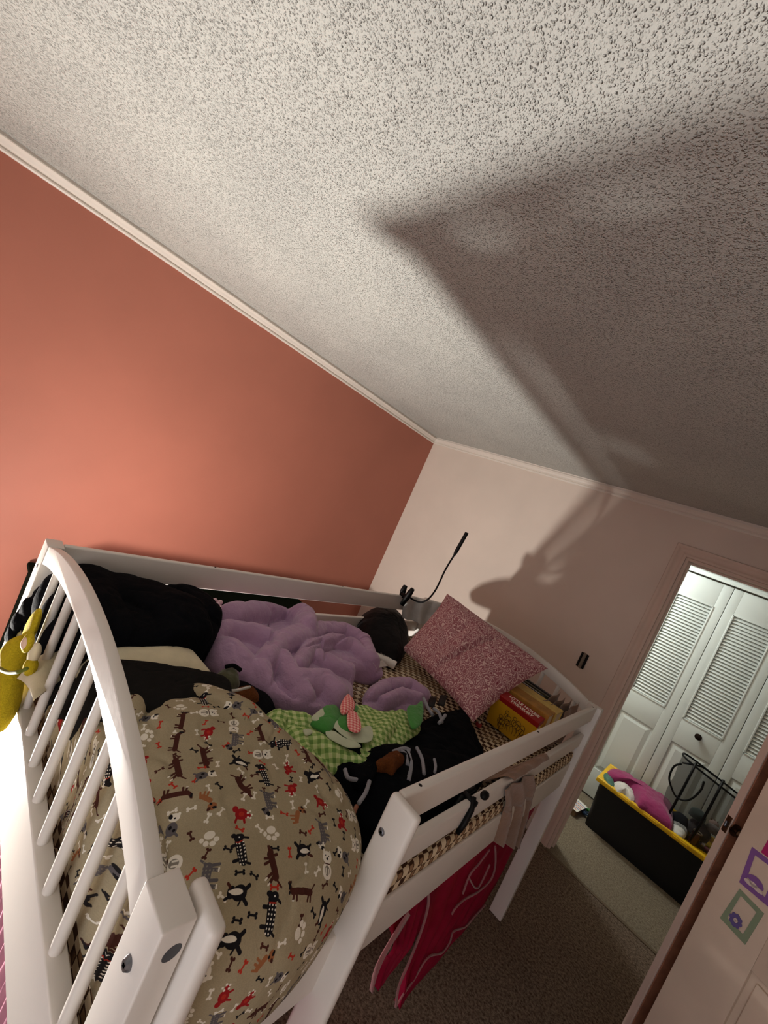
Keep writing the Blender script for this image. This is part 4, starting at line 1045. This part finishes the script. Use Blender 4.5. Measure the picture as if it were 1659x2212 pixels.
# books in the far right corner
def cover_tilt(y, z): return rotm('X', 18, (0, y, z))
def bookbox(name, label, x0, x1, y0, y1, z0, z1, cm, pm, tilt, group=None, pages=True):
    t = thing(name, label, 'book', ((x0+x1)/2, (y0+y1)/2, z0), group)
    Mx = rotm('X', tilt, (0, y0, z1))
    th_ = .003
    MB().box((x0, y0, z0), (x1, y0+th_, z1), .001, Mx).build('front_cover', cm, t)
    MB().box((x0, y1-th_, z0), (x1, y1, z1), .001, Mx).build('back_cover', cm, t)
    MB().box((x0, y0, z1-th_), (x1, y1, z1+.001), .002, Mx).build('spine', cm, t)
    MB().box((x0+.005, y0+th_, z0+.004), (x1-.005, y1-th_, z1-th_), 0, Mx).build('page_block', pm, t)
    return t, Mx
yb = simple('mustard_cover', (206, 156, 24), 0.45, 0, 0.5, 0.06); rb = simple('crimson_spine', (150, 22, 22), 0.45); gb = simple('tan_gold_spine', (170, 120, 48), 0.55, 0, .4, .25, 30); lb = simple('pale_gold_spine', (206, 176, 92), 0.5, 0, .4, .12, 40)
pg_ = simple('book_pages', (214, 200, 170), 0.8)
bx, Mx = bookbox('storybook', 'mustard yellow storybook with a red spine and line drawing of a family', -.640, -.425, 1.885, 1.940, .937, 1.092, yb, pg_, 16)
MB().box((-.641, 1.8845, 1.070), (-.424, 1.941, 1.0945), .0015, Mx).build('red_spine_band', rb, bx)
tm = Mx @ Matrix.Translation((-.527, 1.897, 1.0950))
tw = simple('title_white', (232, 222, 206), 0.5)
def topm(x, y, z, sc=1): return Mx @ Matrix.Translation((x, y, z))
text_mesh('title_print', 'LITTLE HOUSE', .0225, tw, bx, topm(-.515, 1.9175, 1.0948), bold=.0006)
text_mesh('title_print', 'TREASURY', .0225, tw, bx, topm(-.515, 1.893, 1.0948), bold=.0006)
mb = MB()
rs = random.Random(4)
def scr(cx, cz, rx, rz, a0=0, a1=360, w_=.0011):
    mb.tube([Mx @ Vector((cx+rx*math.cos(math.radians(a0+(a1-a0)*i/14)), 1.8842, cz+rz*math.sin(math.radians(a0+(a1-a0)*i/14)))) for i in range(15)], w_, 5)
for cx, cz, r in ((-.560, 1.043, .008), (-.545, 1.022, .010), (-.520, 1.040, .008), (-.500, 1.033, .009), (-.478, 1.026, .010), (-.580, 1.005, .009), (-.570, .985, .012)):
    scr(cx, cz, r, r*1.1); scr(cx, cz-.022, r*1.2, .014, 20, 340); scr(cx+.006, cz-.03, r*.8, .020, 60, 260)
for k in range(10):
    x = -.585+k*.012; mb.tube([Mx @ Vector((x, 1.8842, .965)), Mx @ Vector((x+.006*math.sin(k), 1.8842, .99)), Mx @ Vector((x+.01, 1.8842, 1.005))], .0009, 5)
mb.build('cover_drawing', M['ink'], bx)
bookbox('storybook', 'thick storybook with a worn brown and gold spine, second in the row', -.645, -.420, 1.968, 2.050, .937, 1.117, gb, pg_, 5)
bookbox('storybook', 'thick storybook with a pale gold spine, behind the worn brown one', -.655, -.415, 2.060, 2.150, .937, 1.120, lb, pg_, 3)
dk = [((30, 34, 60), 'slim navy picture book with a white stripe in the row by the headboard'), ((70, 66, 40), 'slim olive picture book standing between the navy and black ones'), ((24, 22, 26), 'slim black picture book nearest the headboard')]
for i, (c_, lb_) in enumerate(dk):
    y0 = 2.165+i*.030
    bk, Mx2 = bookbox('picture_book', lb_, -.660+.01*i, -.520+.012*i, y0, y0+.022, .937, 1.122+.004*i, simple('book_cover_%d' % i, c_, 0.4, 0, .5, .3, 30), pg_, 0)
    if i == 0: MB().box((-.655, y0+.008, 1.1225), (-.54, y0+.012, 1.1240)).build('spine_stripe', tw, bk)
pp = thing('crumpled_papers', 'loose bundle of crumpled brown papers wedged at the far right post', 'papers', (-.46, 2.27, 1.0))
for i in range(4):
    x = -.500+i*.030
    sheet('paper_sheet', [(x, 2.10+.02*i, 1.125), (x+.012, 2.10+.02*i, 1.05), (x, 2.12, .95)], [(x+.012, 2.30, 1.155-.01*(i % 2)+.02*(i == 3)), (x+.018, 2.32, 1.05), (x+.010, 2.31, .95)], fabric('brown_paper', (142, 116, 98)) if i == 0 else bpy.data.materials['brown_paper'], pp, 18, 10, .012, 1.6, (1, 0, .1), .0015, i)
# tiny toy by the paisley pillow
ty = thing('small_trinket', 'tiny green and red trinket between the black jacket and the paisley pillow', 'toy', az(1028, 1556, .95))
MB().ball(az(1025, 1545, .962), (.018, .014, .012), 14).build('green_part', simple('pale_green', (140, 160, 140)), ty, True)
MB().ball(az(1034, 1565, .955), (.015, .012, .012), 14).build('red_part', simple('dull_red', (160, 50, 50)), ty, True)
MB().ball(az(1036, 1560, .968), (.006, .006, .006), 10).build('button', simple('cream_button', (210, 200, 180)), ty, True)

# tan cloth over the lower right guard rail and the black clamp beside it
xo = -.322
tc = thing('tan_cloth', 'limp tan cloth draped over the lower right guard rail', 'cloth', (-.33, 1.7, .9))
sheet('cloth_panel', [ax(1090, 1705, xo), ax(1092, 1740, xo), ax(1085, 1775, xo), ax(1070, 1822, xo)], [ax(1150, 1672, xo), ax(1152, 1700, xo), ax(1140, 1760, xo), ax(1120, 1832, xo)], M['tan'], tc, 30, 34, .013, 2.2, (1, 0, 0), .003, 2)
sheet('cloth_fold', [(-.322, 1.46, 1.035), (-.345, 1.42, 1.04), (-.40, 1.40, .97), (-.44, 1.38, .945)], [(-.322, 1.80, 1.035), (-.345, 1.78, 1.04), (-.39, 1.70, .97), (-.43, 1.62, .945)], M['tan'], tc, 24, 16, .008, 3, (0, 0, 1), .003, 6)
bc = thing('black_clamp', 'black plastic clamp biting the lower right guard rail', 'clamp', (-.33, 1.16, 1.02))
slab([(-.324, 1.15, .955), (-.321, 1.16, .985), (-.324, 1.175, 1.02), (-.335, 1.19, 1.045)], .02, M['black'], bc, 'clamp_jaw', .008)
slab([(-.366, 1.14, .965), (-.364, 1.16, .99), (-.362, 1.19, 1.03), (-.352, 1.22, 1.05)], .02, M['black'], bc, 'clamp_jaw', .008)
MB().tube([(-.322, 1.19, 1.030), (-.370, 1.19, 1.030)], .010, 12).build('clamp_spring', M['black'], bc, True)
MB().ball((-.325, 1.235, 1.045), (.012, .018, .012), 14).build('clamp_handle', M['black'], bc, True)

# crimson tulle curtain under the side rail
cu = thing('tulle_curtain', 'crimson tulle curtain with pale pink ribbon edges tied back under the bed side', 'curtain', (-.38, 1.5, .73))
xc = -.372
sheet('curtain_panel', [(xc, 1.02, .728), ax(850, 2040, xc), ax(825, 2090, xc), ax(811, 2135, xc)], [(xc, 1.36, .728), ax(905, 2010, xc), ax(880, 2050, xc), ax(826, 2112, xc)], M['tulle'], cu, 30, 40, .012, 4, (1, 0, 0), .0015, 2)
sheet('curtain_panel', [(xc-.004, 1.22, .728), ax(905, 2015, xc), ax(880, 2085, xc), ax(857, 2172, xc)], [(xc-.004, 2.33, .728), ax(1075, 1905, xc), ax(1010, 1995, xc), ax(866, 2150, xc)], M['tulle'], cu, 70, 60, .015, 7, (1, 0, 0), .0015, 5)
def ribbon(pts, r=.004):
    P = spline([ax(u, v, xc+.014) for u, v in pts], 10*len(pts), False); V = []
    MB().tube([tuple(p) for p in P], r, 6).build('ribbon', M['tulleedge'], cu, True)
ribbon([(925, 1925), (925, 1955), (912, 2005), (885, 2075), (862, 2130), (855, 2175)], .0045)
ribbon([(855, 2175), (870, 2150), (895, 2115), (925, 2068), (955, 2058), (972, 2035), (980, 2012), (1005, 2002), (1025, 1980), (1048, 1955)], .0035)
ribbon([(1070, 1828), (1070, 1870), (1060, 1900), (1035, 1925), (1005, 1942), (985, 1960), (976, 1975)], .004)
ribbon([(1058, 1835), (1035, 1865), (1015, 1890), (1000, 1930)], .0035)
ribbon([(1013, 1897), (1032, 1918), (1058, 1868)], .0035)
sheet('ruffle', [ax(880, 1968, xc+.010), ax(850, 2020, xc+.012), ax(815, 2090, xc+.012), ax(800, 2142, xc+.01)], [ax(886, 1976, xc+.01), ax(860, 2024, xc+.012), ax(823, 2092, xc+.012), ax(806, 2140, xc+.01)], M['tulleedge'], cu, 6, 60, .006, 1, (1, 0, 0), .002, 9)
tc2 = sheet('tulle_curtain', [(-1.430, .42, .728), (-1.43, .42, .4), (-1.43, .44, .03)], [(-1.430, 2.33, .728), (-1.43, 2.33, .4), (-1.43, 2.31, .03)], M['tulle'], None, 90, 20, .012, 16, (1, 0, 0), .0015, 6)  # unseen panel added so lamp light does not leak under the bed
tag(tc2, 'unseen crimson tulle curtain added on the wall side to block lamp light under the bed', 'curtain')
# pale tulle at the foot end
pt = sheet('pale_tulle_skirt', [(-1.30, .36, .735), (-1.30, .35, .4), (-1.30, .36, .05)], [(-.42, .36, .735), (-.42, .35, .4), (-.42, .36, .05)], M['paletulle'], None, 120, 24, .012, 26, (0, 1, 0), .0015, 4)
tag(pt, 'pale pink and white tulle skirt hanging under the foot end of the bed', 'curtain')

# ------------------------------------------------------------------ things in the hall
bn = thing('storage_bin', 'black storage bin with a bright yellow lid rim in the hall', 'bin', (.05, 4.07, 0))
def tapered(x0, x1, y0, y1, z0, z1, s, bev=.03):
    bm = bmesh.new(); bmesh.ops.create_cube(bm, size=1)
    for q in bm.verts:
        k = s if q.co.z < 0 else 0
        q.co = Vector(((x0+x1)/2+q.co.x*(x1-x0-2*k), (y0+y1)/2+q.co.y*(y1-y0-2*k), z0 if q.co.z < 0 else z1))
    bmesh.ops.bevel(bm, geom=[e for e in bm.edges if abs(e.verts[0].co.z-e.verts[1].co.z) > .05], offset=bev, segments=4, profile=.5, affect='EDGES')
    mb = MB(); bm.verts.index_update(); mb.add([q.co.copy() for q in bm.verts], [[q.index for q in f.verts] for f in bm.faces]); bm.free(); return mb
auto_smooth(tapered(-.325, .47, 3.86, 4.27, .002, .35, .025).build('tub', M['binblk'], bn))
mb = MB()
for a, b in (((-.35, 3.835, .35), (.50, 3.872, .385)), ((-.35, 4.262, .35), (.50, 4.30, .385)), ((-.35, 3.872, .35), (-.305, 4.262, .385)), ((.455, 3.872, .35), (.50, 4.262, .385))): mb.box(a, b, .008)
mb.box((-.31, 3.87, .345), (.46, 4.265, .352))
auto_smooth(mb.build('lid_rim', M['binyel'], bn))
for x in (-.2, -.02, .16, .34): MB().box((x, 3.829, .358), (x+.09, 3.836, .374), .002).build('lid_latch', M['binyel'], bn)
mb = MB(); mb.box((-.352, 4.0, .30), (-.32, 4.13, .34), .008); mb.build('handle', M['binblk'], bn)
def heap(name, pts, z, h, mat, label, cat, seed, **k):
    o = pile(name, [(x, y) for x, y in pts], z, h, mat, p=2.3, e=.3, nt=120, nr=36, noise=k.get('noise', .012), nscale=k.get('ns', 12), seed=seed)
    if label: tag(o, label, cat)
    return o
def q8(a, b): return (1159+a*.3014, 1600+b*.3014)
def XB(pts, z): return [(x, min(max(y, 3.845), 4.235+.03*math.sin(9*x))) for x, y in X([q8(*p) for p in pts], z)]
heap('magenta_shirt', XB([(520, 200), (570, 185), (640, 240), (760, 260), (900, 275), (950, 300), (985, 380), (990, 480), (985, 590), (960, 605), (880, 560), (800, 500), (740, 440), (700, 350), (640, 290), (560, 250)], .43), .353, .12, M['magenta'], 'magenta shirt heaped in the yellow rimmed bin', 'shirt', 81)
heap('white_sock', XB([(565, 275), (620, 270), (700, 330), (720, 390), (680, 410), (650, 350), (600, 360), (575, 320)], .42), .353, .065, M['whitef'], 'white sock at the front edge of the bin beside the magenta shirt', 'sock', 82)
heap('green_toy', XB([(490, 215), (520, 205), (560, 260), (575, 300), (540, 305), (510, 260)], .42), .353, .055, simple('sea_green_plastic', (70, 110, 96)), 'sea green toy at the left end of the bin', 'toy', 83)
heap('white_cloth', XB([(990, 510), (1040, 530), (1100, 590), (1090, 650), (1040, 660), (980, 610)], .41), .353, .055, M['whitef'], 'white patterned cloth between the magenta shirt and the jar', 'cloth', 84)
P = az(*q8(1130, 690), .40)
jr = thing('brown_jar', 'brown glass jar with a pale ring lid near the front of the bin', 'jar', (P[0], P[1], .353))
auto_smooth(MB().tube([(P[0], P[1], .356), (P[0]+.004, P[1], .42), (P[0]+.006, P[1], .44)], [.026, .028, .024], 20).build('jar_body', simple('brown_glass', (60, 34, 28), 0.15), jr), 50)
mb = MB(); mb.tube([(P[0]+.006+.024*math.cos(i*.314), P[1]+.024*math.sin(i*.314), .443) for i in range(21)], .004, 8); mb.build('lid_ring', simple('tan_ring', (150, 132, 112)), jr, True)
P = az(*q8(1190, 740), .38)
tp_ = thing('silver_trinket', 'small shiny silver and pink trinket beside the brown jar', 'toy', P)
MB().ball((P[0], P[1], .375), (.02, .018, .02), 14).build('shiny_part', simple('silver_foil', (190, 184, 190), 0.2, .8), tp_, True)
MB().ball((P[0]+.028, P[1]-.006, .370), (.018, .014, .014), 12).build('pink_part', simple('dusty_pink', (160, 96, 110)), tp_, True)
P = az(*q8(1240, 610), .45)
pd = thing('plush_figure', 'small orange and pale pink plush figure at the right end of the bin', 'plush toy', (P[0], P[1], .353))
MB().ball((P[0], P[1], .405), (.022, .02, .05), 16).build('body', M['brownfur'] if False else simple('orange_plush', (176, 110, 50), .9, bump=.4), pd, True)
MB().ball((P[0]+.018, P[1]+.02, .475), (.03, .024, .026), 16).build('head', simple('pale_pink_plush', (190, 160, 150), .9, bump=.4), pd, True)
for dx in (-.006, .012, .03): MB().tube([(P[0]+dx, P[1]+.018, .49), (P[0]+dx, P[1]+.018, .508)], [.006, .003], 8).build('hair_tuft', simple('tuft', (120, 96, 86)), pd, True)
# mesh laundry bag
net = NT('black_mesh_net'); vv = net.coord(scale=(1, 1, 1))
f_ = net.noise(vv, 30, 3); net.color(net.ramp(f_, [(0.3, (.006, .006, .007)), (0.7, (.03, .03, .034))]))
tp = net.node('ShaderNodeBsdfTransparent'); mx = net.node('ShaderNodeMixShader'); mx.inputs[0].default_value = .42
net.link(tp.outputs[0], mx.inputs[1]); net.link(net.b.outputs[0], mx.inputs[2]); net.link(mx.outputs[0], net.n['Material Output'].inputs[0]); net.set(.7)
mbag = thing('mesh_laundry_bag', 'see-through black mesh bag with black strap handles standing on the bin', 'bag', (.2, 4.05, .353))
z0 = .356
def ringpts(z, sx, sy, cx=.235, cy=4.08, n=28): return [(cx+sx*math.copysign(abs(math.cos(2*math.pi*i/n))**.6, math.cos(2*math.pi*i/n)), cy+sy*math.copysign(abs(math.sin(2*math.pi*i/n))**.6, math.sin(2*math.pi*i/n)), z) for i in range(n)]
V = []; F = []; lv = [(z0, .17, .10), (.45, .19, .115), (.55, .195, .115), (.66, .20, .11), (.73, .205, .10), (.805, .20, .085)]
for i, (z, sx, sy) in enumerate(lv): V += [(x+.006*math.sin(9*x+20*z), y, zz-(.03*(x-.235)/.2 if i == 5 else 0)) for x, y, zz in ringpts(z, sx, sy)]
n = 28
for i in range(len(lv)-1):
    for j in range(n): F.append((i*n+j, i*n+(j+1) % n, (i+1)*n+(j+1) % n, (i+1)*n+j))
F.append(tuple(range(n))[::-1])
mesh_obj('net_body', V, F, net.m, mbag, True)
MB().tube([V[5*n+j % n] for j in range(n+1)], .007, 8).build('rim_binding', M['black'], mbag, True)
for x in (.10, .26): MB().tube([(x, 3.972, z0+.01), (x+.006, 3.962, .5), (x+.01, 3.965, .62), (x+.012, 3.975, .74), (x+.014, 3.992, .85)], .008, 8).build('strap', M['black'], mbag, True)
hd = [ay(*q8(*p), 3.955) for p in ((1040, 165), (985, 185), (952, 260), (965, 330), (1000, 400), (1060, 428), (1120, 410), (1180, 350), (1200, 290))]
MB().tube([tuple(p) for p in spline(hd, 60, False)], .0065, 8).build('handle', M['black'], mbag, True)
hd = [ay(*q8(*p), 4.165) for p in ((1045, 158), (1120, 172), (1190, 190), (1260, 240), (1330, 290))]
MB().tube([tuple(p) for p in spline(hd, 40, False)], .0065, 8).build('handle', M['black'], mbag, True)
for i, (x, y, z, r, c_) in enumerate(((.17, 4.07, .42, .055, (40, 44, 50)), (.28, 4.08, .44, .07, (70, 66, 70)), (.24, 4.06, .53, .05, (60, 72, 70)), (.34, 4.08, .50, .04, (110, 100, 96)))):
    pile('bundled_cloth', [(x+r*math.cos(a*.785), y+r*.9*math.sin(a*.785)) for a in range(8)], z-r*.7, r*1.4, fabric('laundry_%d' % i, c_), mbag, p=2.1, e=.4, nt=50, nr=16, noise=.008, seed=90+i)
# paper and little toys on the hall floor
pa = thing('cardboard_box', 'small cardboard box with a printed white sheet on top beside the doorway', 'box', (-.41, 3.93, 0))
MB().box((-.50, 3.86, .002), (-.36, 4.05, .05), .003, rotm('Z', -8, (-.43, 3.95, 0))).build('box_body', simple('kraft_board', (110, 86, 60), .8), pa)
sh = MB().box((-.50, 3.85, .0515), (-.352, 4.06, .0535), 0, rotm('Z', -8, (-.43, 3.95, 0))).build('printed_sheet', M['plaster_w'], pa)
for i in range(6): MB().box((-.49, 3.87+i*.028, .0535), (-.37+.01*(i % 3), 3.882+i*.028, .0540), 0, rotm('Z', -8, (-.43, 3.95, 0))).build('printed_line', simple('print_tone_%d' % i, ((120, 130, 170) if i % 2 else (190, 110, 110))), sh)
def spiky(name, label, c, r, col, seed):
    t = thing(name, label, 'toy', c); rr = random.Random(seed)
    MB().ball(c, (r*.6, r*.6, r*.4), 12).build('core', simple(name+'_tone', col, .5), t, True)
    for i in range(7):
        a = i*.9; d = Vector((math.cos(a), math.sin(a), .1+.5*rr.random())); MB().tube([Vector(c)+d*r*.3, Vector(c)+d*r*.8, Vector(c)+d*r*1.3], [r*.25, r*.2, r*.04], 8).build('spike', bpy.data.materials[name+'_tone'], t, True)
spiky('blue_toy', 'small spiky dark blue toy on the hall floor between the box and the bin', (-.335, 3.99, .022), .032, (44, 66, 92), 1)
spiky('leafy_toy', 'small leafy green toy on the hall floor against the black bin', (-.335, 4.03+.06, .018), .026, (60, 120, 64), 2)
